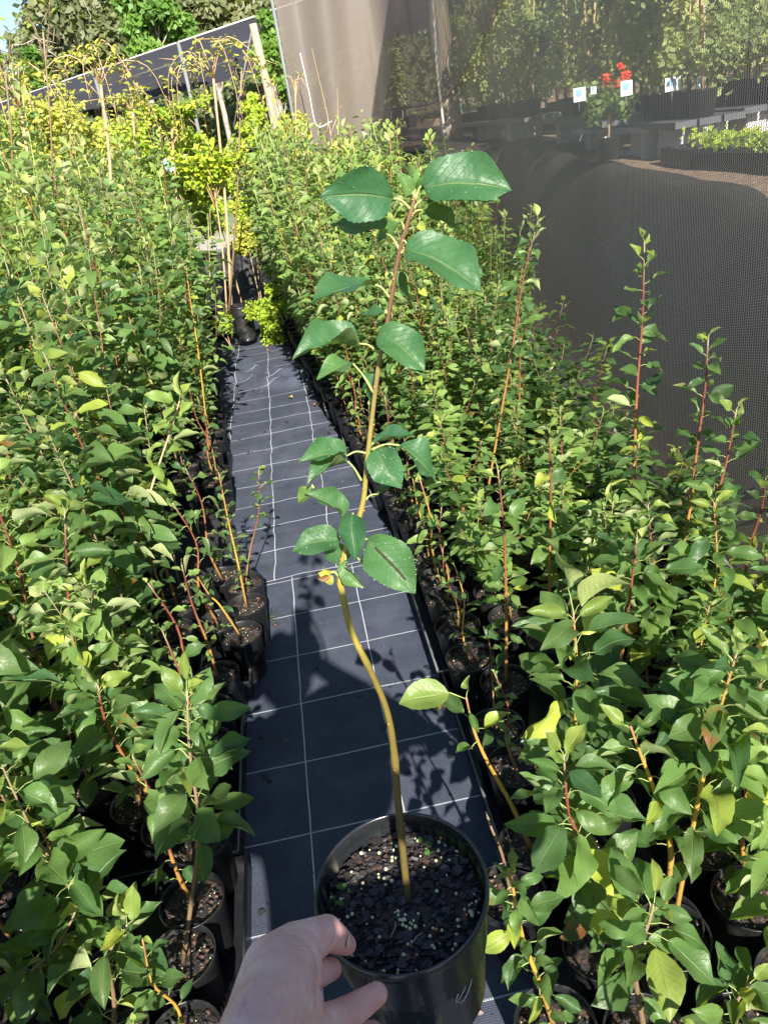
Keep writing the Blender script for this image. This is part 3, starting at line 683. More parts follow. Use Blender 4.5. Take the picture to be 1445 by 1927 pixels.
# ------------------------------------------------------------------ the held plant
HR, HH = .090, .185
RIMC = atd(753, 1668, .80)
UPC = RC @ np.array([-.147, .877, .454]); tocam = nz(EYE - RIMC)
AX = nz(np.array([0, 0, 1.]) + .10 * np.array([tocam[0], tocam[1], 0]) + np.array([-.01, 0, 0]))
hx, hy, _ = frame(AX, (0, 1, 0)); MH = np.array([hx, hy, AX]).T            # local -> world
def rwall(z):                                                              # wall radius, z below the rim (<=0)
    return HR * (.975 - .16 * (-z / HH))
HB = RIMC - AX * HH
held = empty('held_potted_tree', HB, 'curved apple sapling with big wet leaves in a black pot held up over the path', 'young tree')
pm = MB()
lathe(pm, [(.001, -HH), (rwall(-HH) * .97, -HH), (rwall(-HH), -HH + .003), (rwall(-.02), -.02), (HR * .978, -.016), (HR * 1.0, -.0145), (HR * 1.016, -.010), (HR * 1.02, -.005), (HR * 1.012, -.001), (HR * .998, .0004), (HR * .982, -.0006), (HR * .972, -.004), (HR * .966, -.012), (HR * .95, -.05), (HR * .93, -.08)], 96, 0, M=MH)
o = pm.build('pot', HELDPOT, held); o.location = Vector(AX * HH)
r_ = random.Random(4)
sm = MB(); k = 40; V = [(0, 0, 0)]
for i in range(1, 9):
    for j in range(k):
        a = 2 * PI * j / k; rr = HR * .94 * i / 8; V.append((rr * math.cos(a), rr * math.sin(a), .004 * mnoise.noise(Vector((rr * 40 * math.cos(a), rr * 40 * math.sin(a), 0))) + (-.004 if i == 8 else .002)))
Fs = [(0, 1 + j, 1 + (j + 1) % k) for j in range(k)] + [(1 + (i - 1) * k + j, 1 + i * k + j, 1 + i * k + (j + 1) % k, 1 + (i - 1) * k + (j + 1) % k) for i in range(1, 8) for j in range(k)]
sm.add(np.array(V) @ MH.T, Fs); SOILC = AX * (HH - .030)
soil = sm.build('potting_mix', SOIL, held); soil.location = Vector(SOILC)
cm, pr, po = MB(), MB(), MB()
def lz(x, y): return .004 * mnoise.noise(Vector((x * 40, y * 40, 0))) + .002
for i in range(1100):
    a = r_.uniform(0, 6.28); q = HR * .90 * math.sqrt(r_.random()); x, y = q * math.cos(a), q * math.sin(a)
    s = r_.uniform(.0016, .0042) if r_.random() < .86 else r_.uniform(.0045, .0085)
    t_ = MB(); chip(t_, (x, y, lz(x, y) + r_.uniform(.001, .006)), s, r_, 0, (1. if r_.random() < .09 else r_.uniform(0, .22), .5, 0)); cm.merge(t_, MH)
clus = [(r_.uniform(-.07, .07), r_.uniform(-.07, .07)) for _ in range(9)]
for i in range(120):
    if r_.random() < .5:
        cx_, cy_ = r_.choice(clus); x, y = cx_ + r_.gauss(0, .005), cy_ + r_.gauss(0, .005)
    else:
        a = r_.uniform(0, 6.28); q = HR * .88 * r_.random() ** .35; x, y = q * math.cos(a), q * math.sin(a)
    if math.hypot(x, y) > HR * .9: continue
    ball((po if r_.random() < .08 else pr), MH @ np.array([x, y, lz(x, y) + .0065]), r_.uniform(.0011, .0023), 0, k=8)
for m_, nm, mt in ((cm, 'bark_chips', CHIP), (pr, 'fertiliser_pellets', PRILL), (po, 'orange_pellets', PRILO)):
    o = m_.build(nm, mt, soil, smooth=nm != 'bark_chips'); o['kind'] = 'stuff'
tw = MB(); tube(tw, [MH @ np.array(p) for p in ((-.002, -.052, .008), (.006, -.044, .010), (.013, -.040, .008))], .0008, 4); tube(tw, [MH @ np.array(p) for p in ((-.02, -.038, .008), (-.013, -.030, .011), (-.012, -.022, .008))], .0009, 4)
tw.build('root_bits', mat('root', (.32, .2, .12), .7), soil)
wd = MB()
for cx_, cy_ in ((.030, .052), (-.064, .018)):
    for i in range(9):
        a = r_.uniform(0, 6.28); b = np.array([cx_ + .006 * math.cos(a), cy_ + .006 * math.sin(a), .010 + r_.uniform(0, .006)])
        put_leaf(wd, L_MD[i % 7], MH @ b, MH @ np.array([math.cos(a), math.sin(a), .2]), AX, .0065, (.05, .5, 0), 0, 1.4)
wd.build('weed_seedling', [LGREEN], soil)['kind'] = 'stuff'
# scribbled loop on the wall
def wallhit(x, y, inside=False):
    r = ray(x, y); r = r / 1.0; t = .45
    while t < 1.3:
        p = EYE + r * t; q = p - RIMC; z = q @ AX
        if -HH < z < 0 and np.linalg.norm(q - z * AX) < rwall(z): return t, p
        t += .0004
    return None, None
cmk = MB(); Z5 = lambda a, b: (345 + a / 2.064, 1400 + b / 2.064)
for path in ([(1117, 842), (1112, 880), (1098, 930), (1072, 985), (1058, 1002), (1060, 985), (1078, 940), (1100, 900), (1118, 880), (1120, 900), (1105, 955), (1085, 995), (1068, 1003)], [(1082, 915), (1068, 955), (1062, 975)]):
    pts = []
    for a, b in path:
        t, p = wallhit(*Z5(a, b))
        if p is not None:
            q = p - RIMC; n = nz(q - (q @ AX) * AX); pts.append(p + n * .0006 - HB)
    if len(pts) > 2: tube(cmk, spline(pts, 40), .0006, 4)
cmk.build('chalk_mark', mat('chalk', (.42, .43, .44), .8), held)

def dd(y): return .60 + .22 * (y - 370) / (1715 - 370)
ST = [(770, 1722), (760, 1620), (750, 1520), (741, 1412), (727, 1335), (697, 1262), (662, 1190), (645, 1120), (641, 1085), (652, 1030), (672, 985), (684, 940), (688, 900), (695, 830), (702, 770), (712, 690), (722, 640), (735, 568), (750, 480), (765, 425), (777, 385), (780, 368)]
SR = [7, 7, 7, 6.8, 6, 6, 6, 6, 6.4, 5.4, 5.2, 5, 4.8, 4.6, 4.4, 4.2, 3.9, 3.8, 3.6, 3.8, 4, 2]
P3 = [atd(x, y, dd(y)) - HB for x, y in ST]; R3 = [r * dd(y) / F for r, (x, y) in zip(SR, ST)]
n = 150; Pp = spline(P3, n); rr = [float(np.interp(i / (n - 1) * (len(R3) - 1), range(len(R3)), R3)) for i in range(n)]
rr = [r * (1 + .05 * mnoise.noise(Vector((i * .9, 0, 0))) + (.16 if i % 17 == 3 else (.08 if i % 17 in (2, 4) else 0))) for i, r in enumerate(rr)]
s_ = MB(); tube(s_, Pp, rr, 14); stem = s_.build('stem', STEMH, held)
bd = MB()
for i in range(5, n - 3, 7):
    a = i * 2.4; x, y, _ = frame(Pp[i + 1] - Pp[i]); q = Pp[i] + (x * math.cos(a) + y * math.sin(a)) * rr[i]; ball(bd, q, .0013, 0, k=6)
bd.build('buds', mat('bud', (.30, .13, .06), .5), stem)
WATER = mat('water_drop', (.16, .26, .17), .04, 1.0)
us = np.linspace(0, 1, 27); PW = .68
def crinkle(T, sd):
    V, Fs, UV = T; V = V.copy()
    for i in range(len(V)):
        u, v = UV[i][1], UV[i][0] * 2 - 1; av = abs(v); V[i, 2] += .032 * mnoise.noise(Vector((u * 6 + sd, v * 2.6, sd))) * (.4 + av) - .016 * abs(math.sin((u - av * .3) * 9 * PI)) * min(1, av * 3) * (1 - av * .5) + .012 * (1 - min(1, av * 5)) * -1
        V[i, 0] *= 1 + .06 * mnoise.noise(Vector((u * 4, 7 * sd, v)))
        V[i, 0] += .03 * math.sin(u * 4 + sd)
    return V, Fs, UV
HT = [leaf_tpl(26, 8, .70, f, dr, wv, .022, ph, cu, us) for f, dr, wv, ph, cu in ((.22, .15, .05, 0, .03), (.3, .28, .07, 1.2, .03), (.45, .15, .06, 2.5, .06), (.3, .4, .08, 4, .04), (.65, .25, .09, 5, .05))]
HT = [crinkle(T, i * 1.7) for i, T in enumerate(HT)]
# base px, tip px, width px, attach px, depth of base / tip relative to the stem there, tilt sign, tint(y,g,b), template, wet
HL = [
 ((738, 374), (603, 366), 96, (772, 393), .0, -.03, 1, (.05, .55, 0), 0, 6),
 ((727, 440), (612, 386), 60, (752, 470), .01, .02, -1, (.35, .75, 0), 1, 0),
 ((798, 347), (966, 330), 92, (782, 376), .0, -.03, 1, (.08, .6, .2), 1, 26),
 ((805, 378), (954, 360), 50, (778, 392), .015, .02, -1, (.3, .55, .2), 2, 0),
 ((776, 366), (747, 322), 28, (780, 372), .0, -.01, 1, (.4, .8, 0), 2, 0),
 ((782, 360), (806, 328), 24, (781, 370), .005, .0, -1, (.3, .6, 0), 4, 0),
 ((768, 466), (914, 514), 76, (757, 455), -.005, -.04, 1, (.1, .6, 0), 1, 4),
 ((790, 486), (925, 505), 48, (752, 475), .015, .02, -1, (.2, .4, 0), 2, 0),
 ((705, 536), (576, 546), 24, (733, 560), .0, -.03, 1, (.12, .5, 0), 0, 0),
 ((676, 647), (545, 641), 42, (712, 664), .0, -.03, 1, (.1, .6, 0), 4, 3),
 ((717, 622), (800, 684), 72, (722, 636), -.01, -.035, -1, (.12, .65, .1), 1, 0),
 ((724, 590), (668, 596), 16, (730, 592), .0, .01, 1, (.1, .3, 0), 2, 0),
 ((664, 684), (592, 694), 28, (702, 738), .0, -.02, 1, (.25, .75, 0), 1, 0),
 ((678, 700), (722, 760), 26, (706, 745), .01, .02, -1, (.1, .3, 0), 3, 0),
 ((652, 858), (562, 851), 46, (690, 853), -.005, -.03, 1, (.12, .7, 0), 4, 14),
 ((654, 868), (568, 893), 32, (680, 904), .0, -.02, -1, (.12, .55, 0), 4, 6),
 ((704, 846), (752, 912), 68, (692, 858), -.01, -.03, 1, (.08, .7, 0), 3, 22),
 ((752, 838), (846, 888), 48, (700, 846), .0, .01, 1, (.1, .55, 0), 3, 6),
 ((704, 834), (782, 808), 22, (695, 850), .005, .0, -1, (.05, .3, 0), 2, 0),
 ((646, 972), (584, 914), 42, (672, 985), .0, -.02, -1, (.15, .6, 0), 4, 0),
 ((588, 918), (556, 948), 26, (590, 918), .0, .01, 1, (.55, .8, .3), 2, 0),
 ((664, 966), (666, 1056), 56, (668, 990), -.02, -.035, 1, (.05, .45, 0), 4, 0),
 ((640, 1012), (550, 1024), 56, (660, 1015), -.01, -.03, 1, (.12, .5, 0), 3, 6),
 ((660, 1035), (604, 1052), 42, (662, 1030), .01, .01, -1, (.15, .6, 0), 3, 0),
 ((697, 1014), (778, 1117), 88, (655, 1030), -.01, -.04, 1, (.16, .75, .55), 1, 26),
 ((650, 1054), (676, 1114), 32, (652, 1045), -.01, -.02, 1, (.3, .85, 0), 4, 8),
 ((684, 1062), (706, 1040), 24, (655, 1040), .01, .0, -1, (.05, .3, 0), 2, 0),
 ((800, 396), (872, 418), 34, (768, 412), .012, .02, -1, (.25, .6, .2), 1, 0),
 ((752, 420), (700, 470), 26, (762, 432), .012, .03, 1, (.3, .7, 0), 2, 0),
 ((770, 352), (768, 300), 20, (780, 368), .01, .02, 1, (.45, .8, 0), 4, 0),
 ((730, 520), (790, 556), 24, (742, 520), .012, .02, 1, (.15, .4, 0), 3, 0),
 ((712, 930), (740, 905), 15, (684, 945), .01, .0, 1, (.2, .5, 0), 2, 0),
]
for k_, (bp, tp, wpx, ap, db, dt, sg, tint, ti, wet) in enumerate(HL):
    db_ = dd(bp[1]) + db; dt_ = dd(bp[1]) + dt; b = atd(bp[0], bp[1], db_); t = atd(tp[0], tp[1], dt_); d = t - b; L = np.linalg.norm(d)
    view = nz(EYE - (b + t) / 2); nv_ = nz(view - (view @ nz(d)) * nz(d)); wm = wpx * (db_ + dt_) / 2 / F; ratio = wm / (.64 * L)
    ang = math.acos(max(.15, min(1, ratio))) if ratio < .92 else 0; side_ = nz(np.cross(nz(d), nv_))
    nr = nz(nv_ * math.cos(ang) + side_ * math.sin(ang) * sg)
    if nr[2] < 0 and ang > .5: nr = nz(nv_ * math.cos(ang) - side_ * math.sin(ang) * sg)
    T_ = HT[ti]; lm = MB(); wsc = max(1., ratio) if ratio > 1 else 1.0
    put_leaf(lm, T_, b - HB, d, nr, L * .95, tint, 0, wsc)
    a3 = atd(ap[0], ap[1], dd(ap[1])) - HB; mid = (a3 + b - HB) / 2 + np.array([0, 0, .003])
    tube(lm, spline([a3, mid, b - HB], 7), [.0015, .0010, .0009, .0008, .0008, .0008, .0008], 6, 1)
    lo = lm.build('leaf', [LEAFH, PETI], held)
    if k_ in (2, 24): lo['label'] = ('large wet leaf at the top right of the held sapling', 'wet leaf with a brown scorched midrib above the bend')[k_ == 24]
    if wet:
        dm = MB(); V = lm.V[0]; rw = random.Random(k_)
        for _ in range(wet):
            q = V[rw.randrange(18, min(len(V), 26 * 9))]; ball(dm, q + nr * .0003, rw.uniform(.0004, .0010), 0, k=7, sq=.6)
        dm.build('water_drops', WATER, lo)['kind'] = 'stuff'
    if k_ == 24:
        sc_ = MB(); Vv = lm.V[0]; pts = [Vv[i * 9 + 4] + nr * .0008 for i in range(4, 22, 2)]; tube(sc_, spline(pts, 20), [.0004 + .0009 * abs(math.sin(i * .8)) for i in range(20)], 5); sc_.build('scorch', mat('scorch', (.03, .016, .010), .8), lo)
# withered leaf
wm_ = MB(); q0 = atd(640, 1088, dd(1088)) - HB; q1 = atd(622, 1078, dd(1088) - .005) - HB
tube(wm_, spline([q0, (q0 + q1) / 2 + np.array([0, 0, .004]), q1], 6), .0013, 5, 1)
for i in range(5):
    a = random.Random(i + 40); tgt = atd(592 + 12 * i % 34, 1076 + 7 * i % 26, dd(1088) - .01 + .004 * i) - HB
    put_leaf(wm_, L_HI[i % 8], q1 + np.array([a.uniform(-.003, .003) for _ in range(3)]), tgt - q1, (a.uniform(-1, 1), -1, a.uniform(-.5, .5)), .012, (.45, .3, 1.3 if i % 2 else .8), 0, 1.5)
wm_.build('withered_leaf', [LYEL, PETI], held)['label'] = 'withered yellow and brown curled leaf'

# ------------------------------------------------------------------ the person (only hand and wrist are in the frame)
def cone_seg(mb, p0, r0, p1, r1, k=20):
    p0, p1 = np.asarray(p0, float), np.asarray(p1, float); L = np.linalg.norm(p1 - p0); x, y, d = frame(p1 - p0 if L > 1e-6 else (0, 0, 1)); prof = []
    for i in range(7): a = -PI / 2 + PI / 2 * i / 6; prof.append((max(1e-5, r0 * math.cos(a)), r0 * math.sin(a)))
    for i in range(7): a = PI / 2 * i / 6; prof.append((max(1e-5, r1 * math.cos(a)), L + r1 * math.sin(a)))
    lathe(mb, prof, k, 0, p0, M=np.array([x, y, d]).T)
def remesh(chains, voxel, smooth_n, adapt=0):
    mb = MB()
    for ch in chains:
        for a, b in zip(ch[:-1], ch[1:]): cone_seg(mb, a[0], a[1], b[0], b[1])
    me = mb.mesh('tmp', [], False); o = bpy.data.objects.new('tmp', me); COL.objects.link(o)
    r = o.modifiers.new('r', 'REMESH'); r.mode = 'VOXEL'; r.voxel_size = voxel; r.use_smooth_shade = True
    s = o.modifiers.new('s', 'SMOOTH'); s.factor = .5; s.iterations = smooth_n
    dg = bpy.context.evaluated_depsgraph_get(); dg.update(); out = bpy.data.meshes.new_from_object(o.evaluated_get(dg))
    bpy.data.objects.remove(o); bpy.data.meshes.remove(me); return out
def hc(x, y, d, rpx): return (atd(x, y, d), rpx * d / F)
def _skin(t, b):
    oc = objco(t); n1 = noise(t, 22, 4, oc, .6); n2 = noise(t, 140, 3, oc); n3 = noise(t, 9, 2, oc)
    c = ramp(t, n1, [(.3, (.68, .36, .30)), (.5, (.79, .46, .40)), (.7, (.85, .56, .50))])
    at = t.nodes.new('ShaderNodeAttribute'); at.attribute_name = 'redness'
    c = mix(t, at.outputs['Fac'], c, (.64, .22, .17)); c = mix(t, mth(t, 'MULTIPLY', sstep(t, .45, .65, noise(t, 48, 4, oc, .65)), .32), c, (.62, .24, .20))
    c = mix(t, mth(t, 'MULTIPLY', sstep(t, .62, .72, noise(t, 210, 1, oc)), .18), c, (.40, .22, .16))
    t.links.new(c, b.inputs['Base Color']); bump(t, b, mth(t, 'ADD', mth(t, 'MULTIPLY', n2, .5), mth(t, 'MULTIPLY', noise(t, 700, 2, oc), .3)), .6, .0015)
    b.inputs['Subsurface Weight'].default_value = .12; b.inputs['Subsurface Radius'].default_value = (.012, .004, .002); b.inputs['Subsurface Scale'].default_value = .5
SKIN = mat('skin', rough=.46, spec=.5, build=_skin)
ELB = np.array([-.315, .02, 1.12])
wr = atd(505, 1985, .545)
hand = [
 [(ELB, .043), (ELB * .5 + wr * .5, .041), hc(470, 2040, .53, 88), hc(492, 1950, .565, 84), hc(515, 1893, .60, 78), hc(532, 1832, .635, 66)],
 [hc(492, 1905, .60, 66), hc(515, 1822, .64, 60), hc(556, 1784, .675, 46), hc(614, 1755, .70, 32), hc(632, 1766, .712, 27), hc(652, 1778, .722, 19)],
 [hc(532, 1832, .635, 64), hc(563, 1835, .65, 44)], [hc(505, 1925, .59, 80), hc(560, 1892, .62, 50)], [hc(560, 1790, .67, 43), hc(570, 1835, .655, 40)],
 [hc(560, 1855, .66, 38), hc(595, 1832, .69, 27), hc(624, 1824, .715, 20)],
 [hc(545, 1945, .60, 56), hc(595, 1935, .63, 38), hc(640, 1914, .66, 31), hc(668, 1898, .68, 28), hc(708, 1871, .70, 22)],
 [hc(545, 2000, .60, 52), hc(600, 1995, .64, 34), hc(650, 1975, .67, 29), hc(700, 1945, .705, 23)],
 [hc(530, 2050, .59, 48), hc(590, 2050, .63, 29), hc(640, 2032, .67, 24), hc(680, 2005, .70, 19)],
]
fine = remesh(hand, .00125, 14)
PX, PY = -.05, -.43
SHL, SHR = np.array([PX - .19, PY + .01, 1.43]), np.array([PX + .19, PY + .01, 1.43])
def cw(x, y, z): return EYE + RC @ np.array([x, y, z])
RW = cw(.055, -.16, .045); RELB = np.array([.27, -.12, 1.20])
coarse = [
 [((PX, PY, .95), .14), ((PX, PY + .01, 1.12), .13), ((PX, PY, 1.33), .145), ((PX, PY, 1.42), .10)],
 [((PX - .07, PY, 1.36), .12), ((PX - .12, PY, 1.33), .11)], [((PX + .07, PY, 1.36), .12), ((PX + .12, PY, 1.33), .11)],
 [(SHL, .062), (SHR, .062)], [((PX, PY, 1.42), .065), ((PX, PY + .02, 1.56), .055)],
 [((PX, PY + .03, 1.60), .068), ((PX, PY + .005, 1.69), .088)], [((PX, PY + .065, 1.585), .04), ((PX, PY + .05, 1.66), .066)],
 [((PX, PY + .105, 1.66), .012), ((PX, PY + .128, 1.632), .013)], [((PX - .02, PY + .10, 1.605), .012), ((PX + .02, PY + .10, 1.605), .012)],
 [((PX - .088, PY + .01, 1.665), .014), ((PX - .092, PY, 1.635), .012)], [((PX + .088, PY + .01, 1.665), .014), ((PX + .092, PY, 1.635), .012)],
 [(SHL, .058), ((SHL + ELB) / 2 + np.array([-.02, 0, 0]), .050), (ELB, .044)],
 [(SHR, .058), ((SHR + RELB) / 2 + np.array([.02, 0, 0]), .048), (RELB, .043), ((RELB + RW) / 2, .038), (RW, .029), (cw(.055, -.11, .035), .033)],
]
for sx in (-1, 1):
    coarse.append([((PX + sx * .085, PY, .92), .095), ((PX + sx * .10, PY + .02, .50), .062), ((PX + sx * .10, PY, .28), .055), ((PX + sx * .10, PY - .02, .09), .038)])
    coarse.append([((PX + sx * .10, PY - .03, .055), .038), ((PX + sx * .11, PY + .14, .045), .032)])
# right hand round the phone: four fingers on one side, thumb on the other
for q, (fy, ln) in enumerate(((-.075, .05), (-.095, .056), (-.115, .052), (-.134, .042))):
    coarse.append([(cw(.06, fy - .01, .036), .013), (cw(.062, fy, .018), .010), (cw(.05 - ln * .1, fy + .004, .0165), .009)])
coarse.append([(cw(.03, -.12, .04), .015), (cw(.0, -.095, .032), .012), (cw(-.015, -.07, .026), .010)])
rough_ = remesh(coarse, .0075, 3)
bpm = bpy.data.meshes.new('body'); 
def grab(me):
    V = np.empty(len(me.vertices) * 3, np.float32); me.vertices.foreach_get('co', V); V = V.reshape(-1, 3)
    return V, [tuple(p.vertices) for p in me.polygons]
Vf, Ff = grab(fine)
_nr = np.empty(len(fine.vertices) * 3, np.float32); fine.vertices.foreach_get('normal', _nr); _nr = _nr.reshape(-1, 3)
Z6 = lambda a, b: (430 + a / 4.13, 1650 + b / 4.13)
creases = [[(838, 395), (828, 460), (800, 530), (770, 560)], [(800, 400), (815, 430)], [(640, 415), (690, 470), (722, 545)], [(600, 400), (660, 480), (690, 540)], [(515, 525), (610, 540), (705, 585)], [(860, 1040), (850, 1075)], [(1010, 975), (1000, 1030)], [(560, 560), (640, 575), (700, 600)]]
cl_ = [np.array([Z6(*p) for p in spline([(a, b, 0) for a, b in c], 14)[:] and [(q[0], q[1]) for q in spline([(a, b, 0) for a, b in c], 14)]]) for c in creases]
qq = (Vf - EYE) @ RC; pxs = np.stack([CX - F * qq[:, 0] / qq[:, 2], CY + F * qq[:, 1] / qq[:, 2]], 1); face_ = ((_nr * (EYE - Vf)).sum(1) > 0)
dsp = np.zeros(len(Vf))
for c in cl_:
    d_ = np.min(np.linalg.norm(pxs[:, None, :] - c[None], axis=2), axis=1); dsp = np.maximum(dsp, np.exp(-(d_ / 1.7) ** 2) * .00075)
# faint tendons and veins on the back of the hand
for c in ([(480, 1905), (520, 1850), (548, 1800)], [(455, 1885), (490, 1830), (515, 1775)], [(520, 1915), (560, 1868), (592, 1838)]):
    c = np.array([(q[0], q[1]) for q in spline([(a, b, 0) for a, b in c], 30)]); d_ = np.min(np.linalg.norm(pxs[:, None, :] - c[None], axis=2), axis=1); dsp -= np.exp(-(d_ / 5.) ** 2) * .0007
Vf = Vf - _nr * (dsp * face_)[:, None]
Vc, Fc = grab(rough_)
person = empty('person', (PX, PY, .012), 'person whose bare left hand and wrist reach in and grip the held pot', 'person')
base = np.array([PX, PY, .012]); bm_ = MB(); bm_.add(Vf - base, Ff); bm_.add(Vc - base, Fc); body = bm_.build('body', SKIN, person)
me = body.data; ra = me.attributes.new('redness', 'FLOAT', 'POINT')
tips = [(np.array(c[-1][0]) - base, .035) for c in (hand[1], hand[5], hand[6], hand[7], hand[8])] + [(hc(612, 1757, .70, 1)[0] - base, .02), (hc(640, 1914, .66, 1)[0] - base, .03)]
allV = np.concatenate([Vf, Vc]) - base; red = np.zeros(len(allV))
for c_, w_ in tips: red = np.maximum(red, np.exp(-(np.linalg.norm(allV - c_, axis=1) / w_) ** 2) * .42)
ra.data.foreach_set('value', red.astype(np.float32))
# knuckle creases pressed into the thumb joint
co = allV.copy(); cp = atd(622, 1772, .70) - base
nl = MB(); c0 = atd(659, 1771, .7035) - base; ax_ = nz(atd(664, 1783, .722) - atd(646, 1764, .708)); nn = nz(atd(672, 1762, .70) - atd(652, 1778, .722)); sd = nz(np.cross(ax_, nn))
V = []; 
for i in range(7):
    for j in range(7):
        u, v = i / 6 - .5, (j / 6 - .5); e = .0068 * math.sqrt(max(.05, 1 - (2 * u) ** 4)); V.append(c0 + ax_ * u * .011 + sd * v * 2 * e * .75 - nn * (v * v * .010 + u * u * .003))
nl.add(V, [(i * 7 + j, i * 7 + j + 1, i * 7 + j + 8, i * 7 + j + 7) for i in range(6) for j in range(6)]); nl.build('fingernail', mat('nail', (.70, .42, .35), .32), person)
# fine hairs on wrist and forearm
hm = MB(); rh = random.Random(8); idx = [i for i in range(len(Vf)) if True]; fme = fine; nrm = np.empty(len(fme.vertices) * 3, np.float32); fme.vertices.foreach_get('normal', nrm); nrm = nrm.reshape(-1, 3)
cnt_h = 0
while cnt_h < 700:
    i = rh.randrange(len(Vf)); a, b, d = proj(Vf[i])
    if b < 1800 or b > 1990 or a > 500 or rh.random() < (a - 400) / 110: cnt_h += .02; continue
    p = Vf[i] - base; n_ = nrm[i]; dr = nz(nz(atd(430, 1800, .6) - atd(480, 1990, .55)) * .8 + n_ * .5 + np.array([rh.gauss(0, .25) for _ in range(3)])); l = rh.uniform(.003, .008)
    tube(hm, [p, p + dr * l * .5, p + dr * l + n_ * -.001], [.00006, .00005, .00002], 3, cap=False); cnt_h += 1
hm.build('arm_hair', mat('hair_fine', (.20, .11, .06), .5), person)['kind'] = 'stuff'
def cloth_part(name, chains, vox, m):
    q = remesh(chains, vox, 3); V, Fq = grab(q); c = MB(); c.add(V - base, Fq); return c.build(name, m, person)
infl = lambda ch, k: [(p, r + k) for p, r in ch]
cloth_part('t_shirt', [infl(coarse[0], .012), infl(coarse[1], .014), infl(coarse[2], .014), infl(coarse[3], .014), [(SHL, .075), ((SHL + ELB) / 2, .072)], [(SHR, .075), ((SHR + RELB) / 2, .07)]], .012, mat('cotton', (.10, .12, .18), .9))
tr_ = [[((PX, PY, .97), .155), ((PX, PY, .90), .155)]]
for sx in (-1, 1): tr_.append([((PX + sx * .085, PY, .90), .112), ((PX + sx * .10, PY + .02, .50), .085), ((PX + sx * .10, PY - .01, .12), .075)])
cloth_part('trousers', tr_, .012, mat('denim', (.05, .06, .09), .9))
for sx in (-1, 1): cloth_part('shoe', [[((PX + sx * .10, PY - .04, .062), .048), ((PX + sx * .11, PY + .15, .055), .042)]], .008, mat('shoe', (.04, .035, .03), .7))
cloth_part('hair', [[((PX, PY - .02, 1.70), .096), ((PX, PY - .025, 1.66), .092)], [((PX, PY + .03, 1.745), .05), ((PX, PY - .03, 1.745), .06)]], .01, mat('hair', (.06, .035, .02), .7))
for sx in (-1, 1):
    e_ = MB(); ball(e_, np.array([PX + sx * .032, PY + .098, 1.655]) - base, .0125, k=12); e_.build('eye', mat('eye', (.6, .6, .58), .2), person)
ph = MB(); R_ph = RC
box(ph, (0, 0, 0), (.071, .146, .0075)); V = ph.V[0] @ R_ph.T; ph.V[0] = V
pc = cw(.018, -.052, .0125); phone = ph.build('phone', mat('phone_glass', (.02, .02, .022), .1), None, False); phone.location = Vector(pc)
tag(phone, 'dark smartphone held up by the photographer above the path', 'phone')
bvl = phone.modifiers.new('b', 'BEVEL'); bvl.width = .003; bvl.segments = 3

# ------------------------------------------------------------------ shade cloth
def cl(y): return .885 + .11 * y + .02 * math.sin(y * 1.3)
def cloth_sheet(name, plan, zb, zt, material, label, cat, nz_=24, dis=None):
    """plan: list of (x,y); zb, zt functions of index fraction"""
    m = MB(); V, UV = [], []; s = 0; n = len(plan)
    for i, (x, y) in enumerate(plan):
        if i: s += math.hypot(x - plan[i - 1][0], y - plan[i - 1][1])
        for j in range(nz_ + 1):
            f = j / nz_; z = zb(i) * (1 - f) + zt(i) * f; dx, dy = (dis(s, z) if dis else (0, 0)); V.append((x + dx, y + dy, z)); UV.append((s, z))
    k = nz_ + 1
    m.add(V, np.array([(i * k + j, (i + 1) * k + j, (i + 1) * k + j + 1, i * k + j + 1) for i in range(n - 1) for j in range(nz_)]), UV)
    o = m.build(name, material); tag(o, label, cat); return o
ys = np.linspace(1.0, 13.5, 80)
plan = [(cl(y), y) for y in ys]
cloth_sheet('shade_cloth', plan, lambda i: .0, lambda i: 2.15 + .11 * min(9, plan[i][1]), CLOTH, 'long see-through black shade cloth screen hanging along the right bed', 'shade cloth', dis=lambda s, z: (.012 * math.sin(s * 1.1 + z) + .004 * math.sin(z * 3 + s * 2.3), 0))
def zdiag(y):
    """height on the side cloth of the slanting edge seen from (965,-20) to (790,300)"""
    best = None
    for t in np.linspace(-.4, 1.05, 300):
        r = ray(965 - 175 * t, -20 + 320 * t); s = r[0] / r[1]
        if s <= .112: continue
        Y = .885 / (s - .11)
        if best is None or abs(Y - y) < best[0]: best = (abs(Y - y), 1.6 + r[2] * Y / r[1])
    return best[1]
yl = atY(538, 120, 11.4)[0]
fy = list(np.linspace(3.9, 10.9, 40)); plan2 = [(cl(y) - .05, y) for y in fy]
zb2 = [zdiag(y) for y in fy]
xe = cl(10.9) - .05; m_ = 34
x69 = atY(690, 150, 11.3)[0]; SPL = 7.05 + (xe - x69) - .1
FLAP = cloth_mat('shade_cloth_flap', 1.0, 1.15, (.145, .12, .10), (.185, .155, .13), .011, SPL)
for i in range(1, m_ + 1):
    f = i / m_; plan2.append((xe + (yl - xe) * f, 10.9 + .5 * min(1, f * 4))); zb2.append(.0 if i > 2 else zb2[39] * (1 - i / 3))
fl = cloth_sheet('shade_cloth_flap', plan2, lambda i: min(zb2[i], 3.4), lambda i: 3.5, FLAP, 'sunlit brownish double layer of shade cloth closing the far end behind the held leaves', 'shade cloth', 16,
    lambda s, z: (0.0, (.05 * math.sin(s * 5.2) + .035 * math.sin(s * 11 + z * .6)) * max(0, min(1, (s - 6.5)))))
pp = MB(); tube(pp, [(yl - .02, 11.45, 0), (yl - .03, 11.45, 3.6)], .022, 10); o = pp.build('cloth_post', METAL); tag(o, 'thin metal post at the left edge of the brown shade cloth', 'post')
